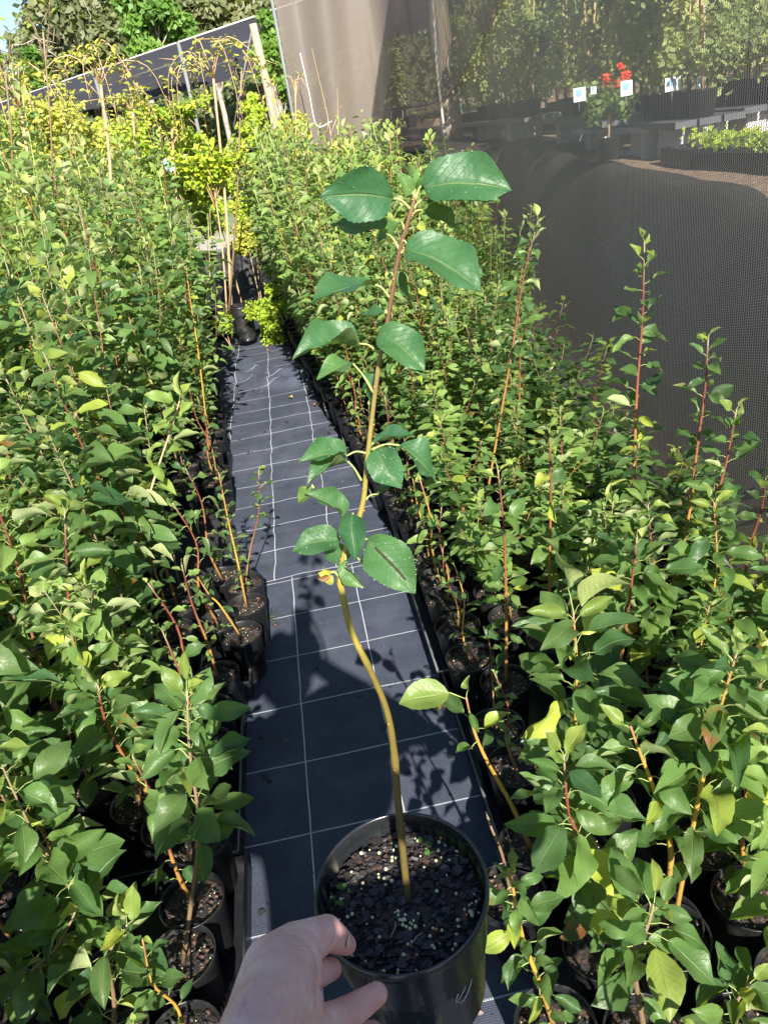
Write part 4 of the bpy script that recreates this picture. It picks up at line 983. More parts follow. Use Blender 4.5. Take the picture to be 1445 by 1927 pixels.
rp = MB(); a_, b_, c_ = atY(565, 100, 10.9), atY(596, 236, 10.9), atY(625, 228, 10.9); tube(rp, spline([a_, (a_ + b_) / 2, b_, c_], 20), .006, 5); o = rp.build('rope', WHITE); tag(o, 'thin pale rope slack on the brown shade cloth', 'rope')

# ------------------------------------------------------------------ terrace behind the cloth
P = atg(850, 264)
po_ = MB(); n = 14; tube(po_, [(P[0] + .02 * math.sin(i), P[1], P[2] - .1 + 4.2 * i / n) for i in range(n + 1)], [.155 + .012 * math.sin(i * 1.7) - .002 * i for i in range(n + 1)], 14)
tag(po_.build('timber_pole', WOOD), 'thick weathered timber pole behind the brown shade cloth', 'pole')
q = [(812, -20), (818, 60), (822, 130), (830, 200), (838, 262)]; Yp = P[1] - .35; pi_ = MB(); tube(pi_, spline([atY(a, b, Yp) for a, b in q], 24), .02, 6); tag(pi_.build('pipe', mat('pale_pipe', (.55, .54, .5), .6)), 'thin pale pipe running down beside the timber pole', 'pipe')

def cards(mb, cs, rs, nl, size, rng, elong=1.7, hang=0., tint=None, mt=0):
    """leaf quads in clumps: cs centres, rs radii"""
    nr = np.random.RandomState(rng.randrange(1 << 30)); cs = np.asarray(cs); rs = np.asarray(rs)
    k = nr.randint(0, len(cs), nl); u = nr.normal(size=(nl, 3)); u /= np.linalg.norm(u, axis=1)[:, None]; rad = nr.uniform(.45, 1.05, nl) ** .7
    p = cs[k] + u * rs[k] * rad[:, None]
    nrm = nz_rows(u * .7 + nr.normal(size=(nl, 3)) * .7 + [0, -.2, .5]); d = nr.normal(size=(nl, 3)); d[:, 2] -= hang * 2; d = d - (d * nrm).sum(1)[:, None] * nrm; d = nz_rows(d); x = np.cross(d, nrm)
    s = size * nr.uniform(.6, 1.3, nl)[:, None]; w_ = s / elong / 2
    V = np.stack([p, p + d * s * .5 + x * w_ + nrm * s * .06, p + d * s, p + d * s * .5 - x * w_ + nrm * s * .06], 1).reshape(-1, 3)
    Fs = np.arange(nl * 4).reshape(-1, 4); uv = np.tile([(.5, 0), (.8, .5), (.5, 1), (.2, .5)], (nl, 1))
    base_n = mb.n; mb.add(V, Fs, uv, mt)
    cl_t = nr.uniform(0, 1, len(cs))[k]; T = np.zeros((nl * 4, 4)); T[:, 3] = 1
    y0, y1 = tint or (.0, .3)
    T[:, 0] = np.repeat(np.clip(y0 + (y1 - y0) * (.6 * cl_t + .4 * nr.uniform(size=nl)), 0, 1), 4); T[:, 1] = np.repeat(np.clip(.15 + .8 * (.5 * cl_t + .5 * nr.uniform(size=nl)), 0, 1), 4); mb.T[-1] = T
def nz_rows(a): return a / (np.linalg.norm(a, axis=1)[:, None] + 1e-9)

def big_tree(name, cpx, rpx, Y, leafm, label, seed, size, nl, clumps=26, barkm=None, bare=0, tint=(.0, .25), hang=.3, group='trees beyond the nursery', sq=1.0, z0=0.):
    rng = random.Random(seed); C = atY(cpx[0], cpx[1], Y); s = Y / F * 1.02; rx, rz = rpx[0] * s, rpx[1] * s
    root = empty(name, (C[0], C[1], z0), label, 'tree', group); off = np.array([C[0], C[1], z0])
    cs, rs = [], []
    for i in range(clumps):
        u = np.array([rng.gauss(0, 1) for _ in range(3)]); u = nz(u) * rng.uniform(.25, .95) ** .6
        cs.append(C - off + u * np.array([rx, rx * .8, rz])); rr_ = min(rx, rz) * rng.uniform(.2, .42); rs.append((rr_, rr_, rr_ * .75))
    t = MB(); h = C[2] - z0; tr = max(.05, rx * .07)
    tube(t, [(0, 0, -.1), (rng.uniform(-.1, .1) * rx, 0, h * .4), (rng.uniform(-.1, .1) * rx, 0, h), (0, 0, h + rz * .5)], [tr, tr * .8, tr * .5, tr * .2], 8)
    for c in cs[::2]:
        a = np.array([0, 0, h * rng.uniform(.45, .95)]); mid = a * .5 + c * .5 + np.array([0, 0, -.05 * rz]); tube(t, spline([a, mid, c], 6), [tr * .42, tr * .38, tr * .32, tr * .25, tr * .18, tr * .1], 5)
    for i in range(bare):
        a = np.array([0, 0, h * rng.uniform(.7, 1.0)]); e = nz([rng.uniform(-1, 1), -.8, rng.uniform(-.1, .7)]) * rx * rng.uniform(.8, 1.15); c = a + e; mid = a * .5 + c * .5 + np.array([0, 0, .12 * rx]); pts_ = spline([a, mid, c], 8)
        tube(t, pts_, [tr * .3 * (1 - i_ / 9) for i_ in range(8)], 5)
        for _ in range(4):
            b = pts_[rng.randint(3, 7)]; tube(t, [b, b + nz([rng.gauss(0, 1), rng.gauss(0, 1), rng.gauss(0, 1)]) * rx * .25], [tr * .12, tr * .04], 4)
    t.build('trunk', barkm or BARK, root); c_ = MB(); cards(c_, cs, rs, nl, size, rng, tint=tint, hang=hang); c_.build('crown', leafm, root); return root
big_tree('eucalyptus_tree', (150, 85), (115, 105), 44, LOLIVE, 'tall grey green gum tree at the left with pale bare limbs', 1, .42, 9000, 34, bare=9)
big_tree('eucalyptus_tree', (225, -10), (95, 85), 52, LOLIVE, 'gum tree crown touching the top edge above the round green tree', 2, .42, 7000, 26, bare=5)
big_tree('eucalyptus_tree', (28, 215), (55, 120), 40, LOLIVE, 'low gum tree standing below the patch of blue sky at far left', 3, .36, 5000, 22)
big_tree('round_tree', (293, 62), (52, 62), 36, LGREEN, 'dense bright green rounded tree above the long shade roof', 4, .30, 9000, 30, tint=(.0, .35), hang=0)
big_tree('eucalyptus_tree', (385, 40), (75, 62), 50, LOLIVE, 'olive gum tree right of the round green tree', 5, .42, 7000, 26)
big_tree('eucalyptus_tree', (480, 20), (80, 60), 54, LOLIVE, 'pale gum tree above the higher end of the shade roof', 6, .42, 7000, 26)
big_tree('conifer_tree', (66, 128), (16, 42), 33, LGREEN, 'small pointed dark green tree in front of the gum trees at left', 7, .2, 2500, 16, hang=0)
big_tree('broadleaf_tree', (512, 118), (32, 62), 17, LGREEN, 'leafy green tree between the leaning post and the brown cloth', 8, .12, 5000, 26, tint=(.1, .5), hang=0)
# distant wood
wd_ = MB(); rng = random.Random(9); cs = []; rs = []
for i in range(150):
    a = rng.uniform(-.9, 1.2); R_ = rng.uniform(58, 80); cs.append((R_ * math.sin(a), R_ * math.cos(a), rng.uniform(.5, 6.5))); r0 = rng.uniform(2.2, 4.2); rs.append((r0, r0, r0 * .8))
cards(wd_, cs, rs, 40000, .85, rng, tint=(0, .3)); tag(wd_.build('distant_wood', LOLIVE), 'dull green wood far behind the nursery', 'wood', None, 'stuff')
# wall of bush close behind the terrace on the right
wd_ = MB(); cs = []; rs = []
for i in range(120):
    y = rng.uniform(8, 34); x = 4.4 + .42 * y + rng.uniform(0, 5); cs.append((x, y, 1.2 + rng.uniform(0, 3.6))); r0 = rng.uniform(.5, 1.1); rs.append((r0, r0, r0))
for i in range(50):
    x = rng.uniform(2.5, 16); cs.append((x, rng.uniform(22, 32), rng.uniform(1.2, 4.8))); r0 = rng.uniform(.8, 1.5); rs.append((r0, r0, r0))
cards(wd_, cs, rs, 60000, .13, rng, tint=(.1, .8)); LBRT2 = leaf_material('thicket_leaf', (.14, .19, .06), (.36, .42, .14), (.60, .60, .18), (.40, .44, .2), rough=.55, trans=.42); tag(wd_.build('bush_thicket', LBRT2), 'tangled bush thicket behind the raised benches', 'bushes', None, 'stuff')

_h = MB(); _xs = np.linspace(-160, 160, 60); _ys = np.linspace(84, 170, 14)
_h.add([(x, y, 9.5 * math.sin(PI * .5 * min(1, (y - 84) / 40)) * (1 + .25 * mnoise.noise(Vector((x * .03, y * .03, 0)))) - .2) for y in _ys for x in _xs], np.array([(j * 60 + i, j * 60 + i + 1, j * 60 + i + 61, j * 60 + i + 60) for j in range(13) for i in range(59)]))
_h.build('hills', mat('hill', rough=.95, build=lambda t, b: t.links.new(ramp(t, noise(t, .35, 6, objco(t), .7), [(.3, (.05, .08, .03)), (.7, (.14, .18, .07))]), b.inputs['Base Color'])))['kind'] = 'structure'
# shade house roof
A_, B_2 = atz(-60, 212, 4.0), atz(560, 0, 4.0); along = nz(B_2 - A_); A_ = A_ - along * 14; B_2 = B_2 + along * 1.5; back = nz(np.array([-along[1], along[0], 0])); back = back if back[1] > 0 else -back
root = empty('shade_house', (*((A_ + B_2) / 2)[:2], 0), 'long low shade house with black cloth roof and pale seams behind the weeping trees', 'shade house'); off = np.array([*((A_ + B_2) / 2)[:2], 0])
rm = MB(); nx_, ny_ = 30, 12; V = []
for i in range(nx_ + 1):
    for j in range(ny_ + 1):
        p = A_ + (B_2 - A_) * i / nx_ + back * 10.5 * j / ny_; V.append(p - off + np.array([0, 0, -.10 * abs(math.sin(PI * j / 3)) - .05 * abs(math.sin(PI * i / 5))]))
rm.add(V, [(i * (ny_ + 1) + j, (i + 1) * (ny_ + 1) + j, (i + 1) * (ny_ + 1) + j + 1, i * (ny_ + 1) + j + 1) for i in range(nx_) for j in range(ny_)]); rm.build('roof', ROOF, root)
SEAM = mat('seam', (.75, .78, .85), .7)
for j in range(5):
    s_ = MB(); e = back * (10.5 * j / 4); tube(s_, [A_ + e - off + np.array([0, 0, -.03]), B_2 + e - off + np.array([0, 0, -.03])], .018 if j == 0 else .03, 5); s_.build('roof_edge' if j == 0 else 'seam', WHITE if j == 0 else SEAM, root)
ln = np.linalg.norm(B_2 - A_)
for j in (0, 1, 2):
    for i in range(9):
        p = A_ + along * (ln - 1.6 - i * 4.6) + back * 5.2 * j - off; m = MB(); tube(m, [(p[0], p[1], 0), (p[0], p[1], 3.98)], .05, 8); m.build('post', METAL, root)
lp = MB(); a_, b_ = atY(476, 45, 12.5), atY(513, 205, 12.5); dr = b_ - a_; b_ = a_ + dr * ((a_[2]) / -dr[2]); tube(lp, [b_, a_], .055, 10); tag(lp.build('leaning_post', WOOD), 'pale leaning post beside the brown shade cloth, bracing the shade roof', 'post')
g_ = MB(); tube(g_, [a_, atY(440, 240, 12.5)], .012, 5); tag(g_.build('guy_wire', METAL), 'thin guy wire running down from the leaning post', 'wire')

# benches, blocks, pots and trees on the terrace
def block(x, y, z, rz, label):
    m = MB(); R_ = rotz(rz)
    for dx in (-.175, 0, .175): box(m, R_ @ np.array([dx, 0, .095]), (.035, .19, .19), R_)
    for dy in (-.078, .078):
        for dx in (-.0875, .0875): box(m, R_ @ np.array([dx, dy, .095]), (.140, .033, .187), R_)
    o = m.build('concrete_block', CONC, None, False); o.location = (x, y, z); tag(o, label, 'block', 'concrete blocks under the benches'); bv = o.modifiers.new('b', 'BEVEL'); bv.width = .004; return o
def bench(px0, px1, dep, label, hts=.22, idx=0, nb=2):
    a, b = atg(*px0), atg(*px1); d = b - a; L = np.linalg.norm(d[:2]); rz = math.atan2(d[1], d[0]); c = (a + b) / 2; zt = max(a[2], b[2]) + .19
    for i in range(nb):
        f = (i + .5) / nb; p = a + d * f
        block(p[0], p[1], zt - .19, rz + PI / 2, 'grey block, %s from left, under the %s' % (ORD[i], label.replace(' seen through', ' behind')))
    root = empty('bench', (c[0], c[1], zt), label, 'bench', 'potting benches on the terrace', rz); m = MB()
    for j in range(3): box(m, (0, -dep / 2 + dep * (j + .5) / 3, .022), (L * 1.05, dep / 3 - .02, .04))
    m.build('deck', PLASTG, root, False); m = MB(); box(m, (0, 0, -.012), (L * 1.0, .07, .025)); m.build('rail', CONC, root, False)
    return c, rz, L, zt + .042
BN = [bench((1062, 262), (1188, 292), .5, 'grey bench in front of the red flowers'), bench((1215, 285), (1330, 296), .5, 'grey bench right of the low concrete blocks'),
      bench((905, 262), (1020, 266), .6, 'dark bench just right of the timber pole'), bench((620, 240), (810, 250), .8, 'pale bench seen through the brown cloth', nb=3),
      bench((1345, 262), (1460, 262), .6, 'dark bench at the right edge behind the planters')]
pa, pb = atg(1098, 286), atg(1246, 296); d = pb - pa; L = np.linalg.norm(d[:2]); rz = math.atan2(d[1], d[0]); hb = 40 * np.linalg.norm(pa - EYE) / F
sb = empty('stone_bench', (*((pa + pb) / 2)[:2], min(pa[2], pb[2])), 'low pale concrete bench with two slab legs standing on the mulch', 'bench', None, rz); m = MB(); box(m, (0, 0, hb - .02), (L, .22, .04)); m.build('top_slab', CONC, sb, False)
for dx in (-.12, .42): m = MB(); box(m, (L * dx, 0, (hb - .04) / 2), (.06, .20, hb - .04)); m.build('leg', CONC, sb, False)
m = MB(); box(m, (L * .15, 0, .02), (L * .54 - .065, .05, .03)); m.build('brace', CONC, sb, False)
# templates of dense potted trees
def dense_tree_me(seed, h, leafm, n, size, wid, tint, lo=.14):
    r = random.Random(seed); cs, rs = [], []
    for i in range(16):
        f = r.uniform(lo, 1); cs.append((r.gauss(0, wid * .45), r.gauss(0, wid * .45), h * f)); q = wid * r.uniform(.3, .5) * (1.2 - .6 * f); rs.append((q, q, q * 1.5))
    t = MB()
    for q in range(3):
        a = r.uniform(0, 6.28); tube(t, spline([(0, 0, 0), (math.cos(a) * .05, math.sin(a) * .05, h * .5), (math.cos(a) * wid * .4, math.sin(a) * wid * .4, h * r.uniform(.8, 1))], 7), [.014, .012, .010, .009, .007, .005, .003], 5)
    c = MB(); cards(c, cs, rs, n, size, r, tint=tint); return t.mesh('stem', [STEMP]), c.mesh('foliage', [leafm])
LBRT = leaf_material('terrace_leaf', (.16, .22, .07), (.40, .46, .16), (.66, .66, .20), (.42, .46, .22), rough=.55, trans=.42)
LDRK = leaf_material('terrace_leaf_dark', (.06, .12, .05), (.22, .32, .10), (.42, .46, .14), (.30, .36, .16), rough=.55, trans=.4)
DT = [dense_tree_me(1, 1.9, LDRK, 1500, .075, .30, (.0, .4)), dense_tree_me(2, 2.1, LBRT, 1700, .07, .33, (.0, .5)), dense_tree_me(3, 1.9, LBRT, 1700, .08, .30, (.1, .6)), dense_tree_me(4, 1.9, LBRT, 1700, .07, .30, (.0, .6)), dense_tree_me(5, 2.2, LDRK, 1500, .085, .34, (.0, .3))]
SL = [dense_tree_me(20 + i, 1.35 + .1 * (i % 3), lm_, 1500, .05, .26, (.0, .7), .06) for i, lm_ in enumerate((LBRT, LDRK, LBRT, LDRK, LBRT))]
BPOT = pot_mb(.16, .27, 20).mesh('pot', [PLAST])
DW = ['dark leaved', 'pale leaved', 'olive', 'lime green', 'tall dark']
def dense(px, py, k, label, sc=1.0, z=None, group='potted trees on the raised terrace', Y=None):
    p = atg(px, py) if Y is None else atY(px, py, Y); r = empty('potted_tree', p, label, 'tree', group)
    part('pot', BPOT, r); part('stem', DT[k][0], r, (0, 0, .2), sc); part('foliage', DT[k][1], r, (0, 0, .2), sc); return r
spots = [(690, 236, 3, .62), (735, 238, 3, .7), (775, 240, 1, .62), (655, 234, 3, .5), (885, 246, 0, 1.), (925, 244, 4, 1.05), (965, 246, 0, 1.1), (905, 256, 2, .9), (1000, 250, 4, 1.), (1030, 246, 0, 1.), (1065, 240, 1, 1.), (1100, 244, 2, 1.), (1140, 240, 1, 1.), (1170, 246, 2, .95), (1205, 240, 1, 1.), (1240, 246, 3, .9), (1275, 240, 1, 1.), (1310, 244, 2, 1.), (1345, 238, 3, .95), (1380, 240, 1, 1.), (1415, 236, 3, 1.), (1450, 240, 2, 1.), (1490, 240, 1, 1.), (1120, 225, 4, 1.2), (1190, 222, 2, 1.3), (1260, 220, 1, 1.3), (1330, 218, 3, 1.2), (1400, 215, 2, 1.3), (1050, 228, 0, 1.2), (985, 232, 0, 1.3)]
srt = sorted(range(len(spots)), key=lambda i: spots[i][0])
for rank, i in enumerate(srt):
    px, py, k, sc = spots[i]; w0 = 'left of the timber pole' if px < 840 else ('between the pole and the red flowers' if px < 1110 else 'right of the red flowers')
    grp = [j for j in srt if (spots[j][0] < 840) == (px < 840) and (spots[j][0] < 1110) == (px < 1110)]; dense(px, py, k, '%s potted tree behind the cloth, %s %s' % (DW[k], ORD[grp.index(i)], w0), sc * (1.3 if px > 850 else 1.05))
# front row of low pots with green tops on the benches
for bi, (c, rz, L, zt) in enumerate(BN):
    if bi == 3: continue
    nn_ = 5
    for i in range(nn_):
        p = c + np.array([math.cos(rz), math.sin(rz), 0]) * L * ((i + .5) / nn_ - .5); r = empty('potted_tree', (p[0], p[1], zt), '%s slender tree from the left on the bench %s' % (ORD[i], ['in front of the red flowers', 'right of the low blocks', 'by the timber pole', '', 'at the right edge'][bi]), 'tree', 'slender trees standing on the benches')
        part('pot', BPOT, r, sc=(.62, .62, .62)); k = (bi * 2 + i) % 5; part('stem', SL[k][0], r, (0, 0, .15)); part('foliage', SL[k][1], r, (0, 0, .15))
# planters with lime plants at the right edge
for i, (a, b) in enumerate([((1285, 303), (1345, 312)), ((1345, 314), (1500, 322))]):
    pa, pb = atg(*a), atg(*b); d = pb - pa; L = np.linalg.norm(d[:2]); rz = math.atan2(d[1], d[0]); root = empty('planter_box', ((pa + pb) / 2), ['short black planter box on the mulch near the right edge', 'long black planter box with lime green seedlings at the right edge'][i], 'planter', 'black planter boxes', rz)
    m = MB(); hh = .11
    for dy in (-.15, .15): box(m, (0, dy, hh / 2), (L, .012, hh))
    for dx in (-L / 2 + .006, L / 2 - .006): box(m, (dx, 0, hh / 2), (.012, .285, hh - .002))
    m.build('box', PLAST, root, False); m = MB(); box(m, (0, 0, hh * .4), (L - .03, .28, hh * .8)); m.build('soil', SOIL, root, False)
    m = MB(); r = random.Random(i); cards(m, [(r.uniform(-L / 2.2, L / 2.2), r.uniform(-.1, .1), hh + .05) for _ in range(14)], [(.06, .06, .05)] * 14, 700 if i else 120, .035, r, tint=(.1, .6)); m.build('seedlings', LLIME, root)
# white and blue labels, red flowers
for i, (x, y, wd2, hg) in enumerate([(1090, 178, .16, .11), (1116, 170, .07, .06), (1178, 166, .16, .12), (1265, 158, .22, .11), (1318, 155, .13, .10)]):
    p = atg(1180, 285); q = atY(x, y, p[1] * .84); m = MB(); R_ = rotz(.5); box(m, (0, 0, 0), (wd2 * .75, .004, hg * .75), R_ ); root = empty('plant_sign', q, 'white and pale blue plant sign behind the cloth, %s from the left' % ORD[i], 'sign', 'plant signs among the potted trees'); m.build('board', WHITE, root, False)
    m = MB(); box(m, R_ @ np.array([-.01, -.004, .01]), (wd2 * .35, .003, hg * .35), R_); m.build('picture', mat('sign_blue', (.25, .45, .7), .5), root, False)
    m = MB(); tube(m, [(0, .01, -hg * .3), (0, .01, -hg * .9)], .003, 5); m.build('stake', METAL, root)
p = atg(1180, 285); q = atY(1142, 146, p[1] * .88); fr = empty('red_flowering_shrub', (q[0], q[1], q[2] - .52), 'shrub with a cluster of bright red flowers above the white signs', 'shrub'); zo = .52; part('pot', BPOT, fr, sc=(.55, .55, .55))
m = MB(); cards(m, [(random.Random(i).uniform(-.09, .09), -.12, zo + random.Random(i + 9).uniform(-.06, .06)) for i in range(7)], [(.022, .022, .022)] * 7, 150, .022, random.Random(3), 1.2); m.build('red_flowers', mat('red_petal', (.72, .06, .02), .5), fr)
m = MB(); tube(m, [(0, 0, 0), (.01, 0, zo * .6), (0, 0, zo)], [.01, .008, .004], 5); m.build('stem', STEMP, fr); m = MB(); cards(m, [(random.Random(i).uniform(-.15, .15), .02, zo * random.Random(i + 5).uniform(.5, .95)) for i in range(8)], [(.1, .08, .1)] * 8, 500, .05, random.Random(4)); m.build('foliage', LEAF, fr)

# ------------------------------------------------------------------ far end of the path
def gpot(px, py, Y, rpx, hpx, material, label, nm='nursery_pot', group=None, bag=False):
    p = atY(px, py, Y); r = rpx * Y / F * 1.03; h = hpx * Y / F * 1.03; root = empty(nm, (p[0], p[1], max(0.004, p[2])), label, 'pot', group); m = MB(); k = 26
    if bag: lathe(m, [(.001, 0), (r * .9, 0), (r, h * .05)] + [(r * (1 + .05 * math.sin(i * 2.1)), h * (.05 + .88 * i / 12)) for i in range(13)] + [(r * .97, h), (r * .9, h * .93), (.001, h * .9)], k, wob=.03)
    else: lathe(m, [(.001, 0), (r * .78, 0), (r * .8, .01), (r * .95, h * .88), (r * 1.0, h * .89), (r * 1.04, h * .98), (r * 1.03, h), (r * .97, h), (r * .9, h * .85)], k)
    m.build('pot' if not bag else 'bag', material, root); s = MB(); lathe(s, [(.001, h * .86), (r * .9, h * .84)], 20); s.build('potting_mix', SOIL, root); return root, r, h
GP = 'pots standing past the end of the path'
gpot(470, 533, 9.6, 25, 66, PLASTG, 'large grey pot with a leaf shadow on it past the end of the path', group=GP)
gpot(428, 520, 9.9, 18, 44, PLASTG, 'grey pot half hidden left of the large grey pot', group=GP)
gpot(395, 520, 10.2, 16, 40, PLASTG, 'small grey pot second left of the large grey pot', group=GP)
gpot(365, 518, 10.4, 16, 40, PLASTG, 'small grey pot farthest left of the large grey pot', group=GP)
gpot(505, 500, 11.0, 15, 34, PLASTG, 'grey pot behind the large grey pot on its right', group=GP)
bagr, br_, bh_ = gpot(466, 640, 6.72, 18, 64, PLAST, 'wrinkled black grow bag with a thin stake at the end of the path', 'grow_bag', GP, True)
bp2, br2, bh2 = gpot(410, 626, 6.9, 19, 44, PLAST, 'black pot holding the yellow leaved stem left of the grow bag', group=GP)
gpot(380, 640, 7.0, 14, 105, PLAST, 'tall dark grow bag at the left bed edge past the trays', 'grow_bag', GP, True)
m = MB(); box(m, (0, 0, .03), (.55, .34, .05)); o = m.build('pot_tray', PLAST, None, False); p = atg(435, 636); o.location = (p[0] + .02, p[1] + .1, .0); tag(o, 'flat black tray under the grow bag at the end of the path', 'tray')

def standard(crown_px, base_px, Y, nb, spread, nl, label, seed, weep=True, leafm=LYEL, sticks=0, barkm=STEMP, up=.18, L=.062, yel=.3, tr_=.016):
    rng = random.Random(seed); C = atY(*crown_px, Y); B = atY(*base_px, Y); B[2] = max(.02, B[2]); root = empty('weeping_tree' if weep else 'staked_tree', B, label, 'tree', 'grafted weeping trees' if weep else 'slim trees past the path')
    nb = nb if weep or nb > 8 else 2
    t = MB(); c = C - B; tube(t, spline([(0, 0, 0), c * .5 + np.array([.02, 0, 0]), c], 10), [.75 * tr_ * (1.15 - .04 * i) for i in range(10)], 7); t.build('trunk', barkm, root)
    bm, fm = MB(), MB()
    for i in range(nb):
        a = 2 * PI * i / nb + rng.uniform(-.3, .3); s = spread * rng.uniform(.45, 1.0); u = np.array([math.cos(a), math.sin(a) * .7, 0])
        if weep: pts = [c, c + u * s * .35 + np.array([0, 0, up * rng.uniform(.6, 1.7)]), c + u * s * .85 + np.array([0, 0, up * rng.uniform(.2, .9)]), c + u * s * 1.05 - np.array([0, 0, rng.uniform(.1, .42)])]
        else: pts = [c * rng.uniform(.78, .98), c + u * s * .5 + np.array([0, 0, up * .3]), c + u * s + np.array([0, 0, up * rng.uniform(.3, 1.4)])]
        P_ = spline(pts, 12); tube(bm, P_, [.0048 - .0003 * j for j in range(12)], 5)
        for _ in range(2):
            b = P_[rng.randint(4, 9)]; e = b + np.array([rng.gauss(0, .08), rng.gauss(0, .06), rng.uniform(-.16, .04)]); tube(bm, [b, e], [.0035, .0018], 4)
        foliage(fm, None, pts, rng, int(nl * 1.7), L * 1.0, .25, 0, yel, .9, (70, 120))
    bm.build('branches', barkm, root); fm.build('foliage', [leafm, PETI], root); return root
standard((402, 148), (437, 600), 7.0, 11, .50, 13, 'weeping tree with arching pinkish branches and yellow leaves above the path end', 1)
standard((190, 158), (212, 420), 6.6, 10, .46, 16, 'weeping tree with golden leaves and dark dry twigs left of centre', 2)
standard((40, 205), (60, 420), 6.4, 10, .45, 20, 'weeping tree with pale yellow leaves at the left picture edge', 3)
standard((250, 210), (262, 480), 7.6, 6, .3, 20, 'small weeping tree with drooping yellow leaves between the two large ones', 4, up=.1)
standard((322, 222), (334, 520), 8.2, 14, .42, 26, 'slim tree with a wide fresh green crown carrying a square white tag', 5, False, LLIME, L=.08, yel=.1, up=.1)
standard((455, 128), (430, 600), 6.95, 5, .16, 5, 'forked slim tree with dark green top leaves beside the arching branches', 6, False, LEAF, L=.07, barkm=STEMG, tr_=.011, up=.1)
standard((400, 330), (428, 600), 6.9, 16, .34, 34, 'bright yellow leaved stem above the black pot at the path end', 7, False, LLIME, L=.07, yel=.6, up=.15, tr_=.010)
standard((82, 60), (100, 440), 5.6, 5, .12, 5, 'tall thin bare stemmed tree reaching the sky patch at left', 8, False, LEAF, L=.06, barkm=STEMG, tr_=.008, up=.2)
standard((8, 110), (25, 420), 5.4, 5, .14, 6, 'tall dark leaved stem cut by the left picture edge', 9, False, LEAF, L=.07, barkm=STEMG, tr_=.008, up=.12)
standard((556, 150), (552, 560), 8.2, 4, .09, 5, 'thin pole-like stem with a tuft of small leaves before the brown cloth', 10, False, LPALE, L=.04, tr_=.010, up=.06)
standard((634, 270), (628, 620), 7.2, 3, .10, 3, 'thin bent grey twig rising before the brown cloth', 11, False, LPALE, L=.02, tr_=.007, up=.5)
# tags on the green tree
for i, (x, y, a, b, rot) in enumerate([(318, 310, .095, .115, .5), (348, 306, .028, .14, -.35)]):
    q = atY(x, y, 7.95); c, s = math.cos(rot), math.sin(rot); R_ = np.array([[c, 0, -s], [0, 1, 0], [s, 0, c]]); m = MB(); box(m, (0, 0, 0), (a, .002, b), R_); root = empty('swing_tag', q, ['square white tag with a green picture hanging on the green tree', 'narrow white tag strip hanging beside the square tag'][i], 'tag'); m.build('card', WHITE, root, False)
    if i == 0: m = MB(); box(m, R_ @ np.array([0, -.003, -.005]), (a * .55, .002, b * .5), R_); m.build('picture', mat('tag_green', (.12, .3, .12), .5), root, False)
# shrubs behind the beds
def shrub(px, py, Y, rx, rz, leafm, label, seed, nl=1500, size=.05, tint=(.1, .6), group='shrubs behind the beds', name='shrub'):
    C = atY(px, py, Y); s = Y / F; r = random.Random(seed); root = empty(name, (C[0], C[1], 0.004), label, 'shrub', group); cs, rs = [], []
    for i in range(18):
        u = nz([r.gauss(0, 1), r.gauss(0, 1), r.gauss(0, 1)]) * r.random() ** .5; cs.append((u[0] * rx * s, u[1] * rx * s, C[2] + u[2] * rz * s)); q = min(rx, rz) * s * r.uniform(.25, .45); rs.append((q, q, q))
    m = MB(); cards(m, cs, rs, nl, size, r, tint=tint); m.build('foliage', leafm, root); m = MB()
    for i in range(2): c = cs[i]; tube(m, spline([(0, 0, 0), (c[0] * .3, c[1] * .3, c[2] * .5), c], 6), .004, 4)
    m.build('stem', STEMP, root); return root
S = [(405, 345, 7.6, 34, 50, LLIME, 'lime green leafy mass behind the yellow leaved stem'), (462, 440, 7.4, 20, 34, LYEL, 'drooping bright yellow leaves above the large grey pot'), (350, 300, 8.8, 40, 45, LLIME, 'fresh green bush beside the square tag'), (268, 335, 10, 40, 50, LLIME, 'pale lime shrub left of the square tag'), (340, 345, 10, 38, 45, LLIME, 'lime shrub under the square tag'), (225, 275, 9.0, 50, 50, LLIME, 'lime yellow shrub under the golden weeping tree'), (150, 262, 8.6, 60, 55, LYEL, 'yellow olive shrub behind the left bed'), (80, 250, 8.6, 62, 60, LYEL, 'mottled yellow shrub left of the golden weeping tree'), (12, 285, 8.2, 55, 70, LPALE, 'dull olive shrub at the left picture edge'), (400, 400, 10.5, 34, 40, LLIME, 'bright shrub behind the yellow leaved stem'), (300, 350, 9.0, 70, 50, LLIME, 'pale green bushes in the gap behind the left bed'), (465, 395, 10.5, 26, 46, LLIME, 'pale shrub behind the grey pots'), (482, 250, 9.5, 22, 55, LLIME, 'yellow tipped sapling bush left of the brown cloth'), (548, 265, 9.0, 28, 45, LYEL, 'yellow green bush at the foot of the brown cloth'), (525, 330, 8.6, 36, 60, LEAF, 'dark green bush below the yellow tipped one'), (600, 320, 8.2, 40, 35, LYEL, 'golden tipped bush before the brown cloth'), (655, 310, 7.8, 36, 38, LYEL, 'golden bush left of the held leaves'), (690, 330, 7.4, 30, 30, LPALE, 'pale green bush behind the top held leaf'), (450, 300, 12, 24, 40, LPALE, 'grey green bush beyond the weeping tree')]
for i, (x, y, Y, rx, rz, lm, lab) in enumerate(S): shrub(x, y, Y, rx, rz, lm, lab, i + 50, 2000, .055)
shrub(512, 592, 6.6, 38, 52, LLIME, 'bushy bright green herb spilling over the end of the mat', 80, 3600, .032, (.0, .45), None, 'herb_clump')
shrub(425, 610, 6.7, 22, 18, LLIME, 'small bright green herb in front of the black pot', 81, 350, .035, (.0, .3), None, 'herb_clump')
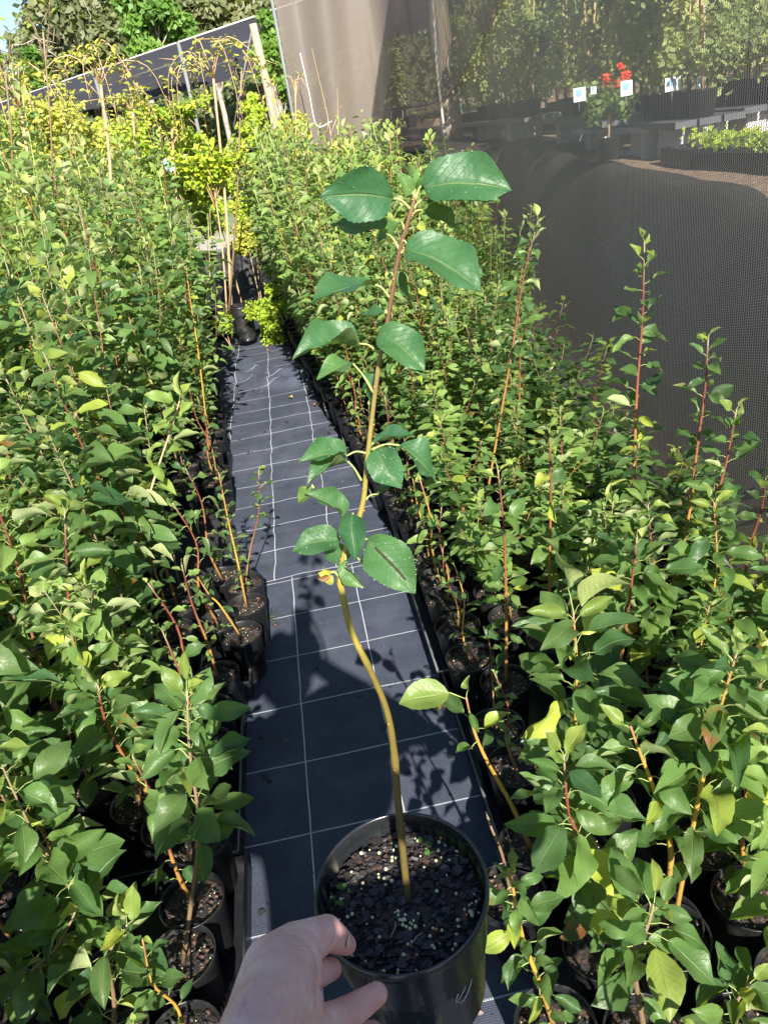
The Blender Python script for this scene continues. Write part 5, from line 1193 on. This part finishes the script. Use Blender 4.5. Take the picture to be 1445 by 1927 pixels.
# fallen leaves on the mats
fl_ = [(545, 756, .05, 'large pale yellow leaf lying on the middle of the far mat', .9), (502, 662, .05, 'yellow leaf near the far end of the mat by the herb', .9), (445, 655, .055, 'tan leaf at the far left corner of the mat', .6), (428, 716, .055, 'brown leaf at the left edge of the fold', .4), (495, 748, .03, 'small green leaf left of the big yellow leaf', .2), (598, 770, .035, 'orange leaf near the right edge of the far mat', 1.), (602, 754, .02, 'tiny orange leaf near the right edge', 1.), (505, 712, .025, 'small green scrap on the fold', .1), (522, 709, .022, 'small orange scrap on the fold', 1.), (510, 668, .03, 'orange scrap beside the yellow leaf', 1.), (420, 790, .04, 'reddish leaf on the left mat edge', 1.), (410, 760, .04, 'dark red leaf on the left mat edge', 1.), (850, 1395 - 50, .05, 'brown leaf beside the right trays', .6), (733, 1108, .045, 'brown curled leaf half hidden under the wet held leaf', .7), (468, 655, .03, 'orange leaf under the grow bag', 1.), (555, 640, .025, 'red leaf right of the herb', 1.)]
FLM = [leaf_material('fallen_yellow', (.4, .32, .08), (.62, .5, .12), (.75, .6, .15), (.5, .4, .15)), leaf_material('fallen_brown', (.2, .07, .03), (.42, .16, .05), (.6, .26, .05), (.4, .2, .1))]
for i, (x, y, L, lab, ty) in enumerate(fl_):
    p = atg(x, y); r = random.Random(i); m = MB(); a = r.uniform(0, 6.28); put_leaf(m, L_HI[i % 8], (0, 0, .012), (math.cos(a), math.sin(a), .1), (r.uniform(-.3, .3), r.uniform(-.3, .3), 1), L, (.3 * r.random(), r.random(), 0), 0, 1.2); o = m.build('fallen_leaf', FLM[0 if ty in (.9, .2, .1, .6) else 1]); o.location = (p[0], p[1], .022); tag(o, lab, 'leaf', 'fallen leaves on the mat')
p = atg(512, 1172); m = MB(); r = random.Random(1)
for i in range(26):
    a = r.uniform(0, 6.28); e = np.array([math.cos(a) * .03, math.sin(a) * .05, .006]) * r.uniform(.4, 1.2); tube(m, [(0, 0, .002), e * .5 + np.array([0, 0, .006]), e], .0012, 4)
o = m.build('weed', mat('dark_weed', (.03, .05, .02), .7)); o.location = (p[0], p[1], .013); tag(o, 'small dark feathery weed on the mat beside the left trays', 'weed')
p = atg(521, 1186); m = MB(); ball(m, (0, 0, .008), .009, k=10, sq=.8); o = m.build('seed_nut', mat('nut', (.05, .03, .025), .5)); o.location = (p[0], p[1], .011); tag(o, 'small round dark nut in front of the feathery weed', 'nut')

# crumbs of bark and soil lying on the mats
db = MB(); r = random.Random(21)
for i in range(520):
    y = r.uniform(.7, 7.0) ** 1.0; e = r.random() ** 2.2 * .5; x = (xl(y) + .03 + e * .5) if r.random() < .55 else (xr(y) - .02 - e * .5)
    if r.random() < .3: x = r.uniform(xl(y) + .02, xr(y) - .01)
    z = (zn(x, y) if y < 2.72 else zfar(x, y)) + .001; chip(db, (x, y, z), r.uniform(.0015, .005) if r.random() < .85 else r.uniform(.006, .014), r, 0, (1. if r.random() < .45 else 0, .5, 0))
tag(db.build('bark_crumbs', CHIP, None, False), 'crumbs of dark bark scattered on the mats', 'debris', None, 'stuff')
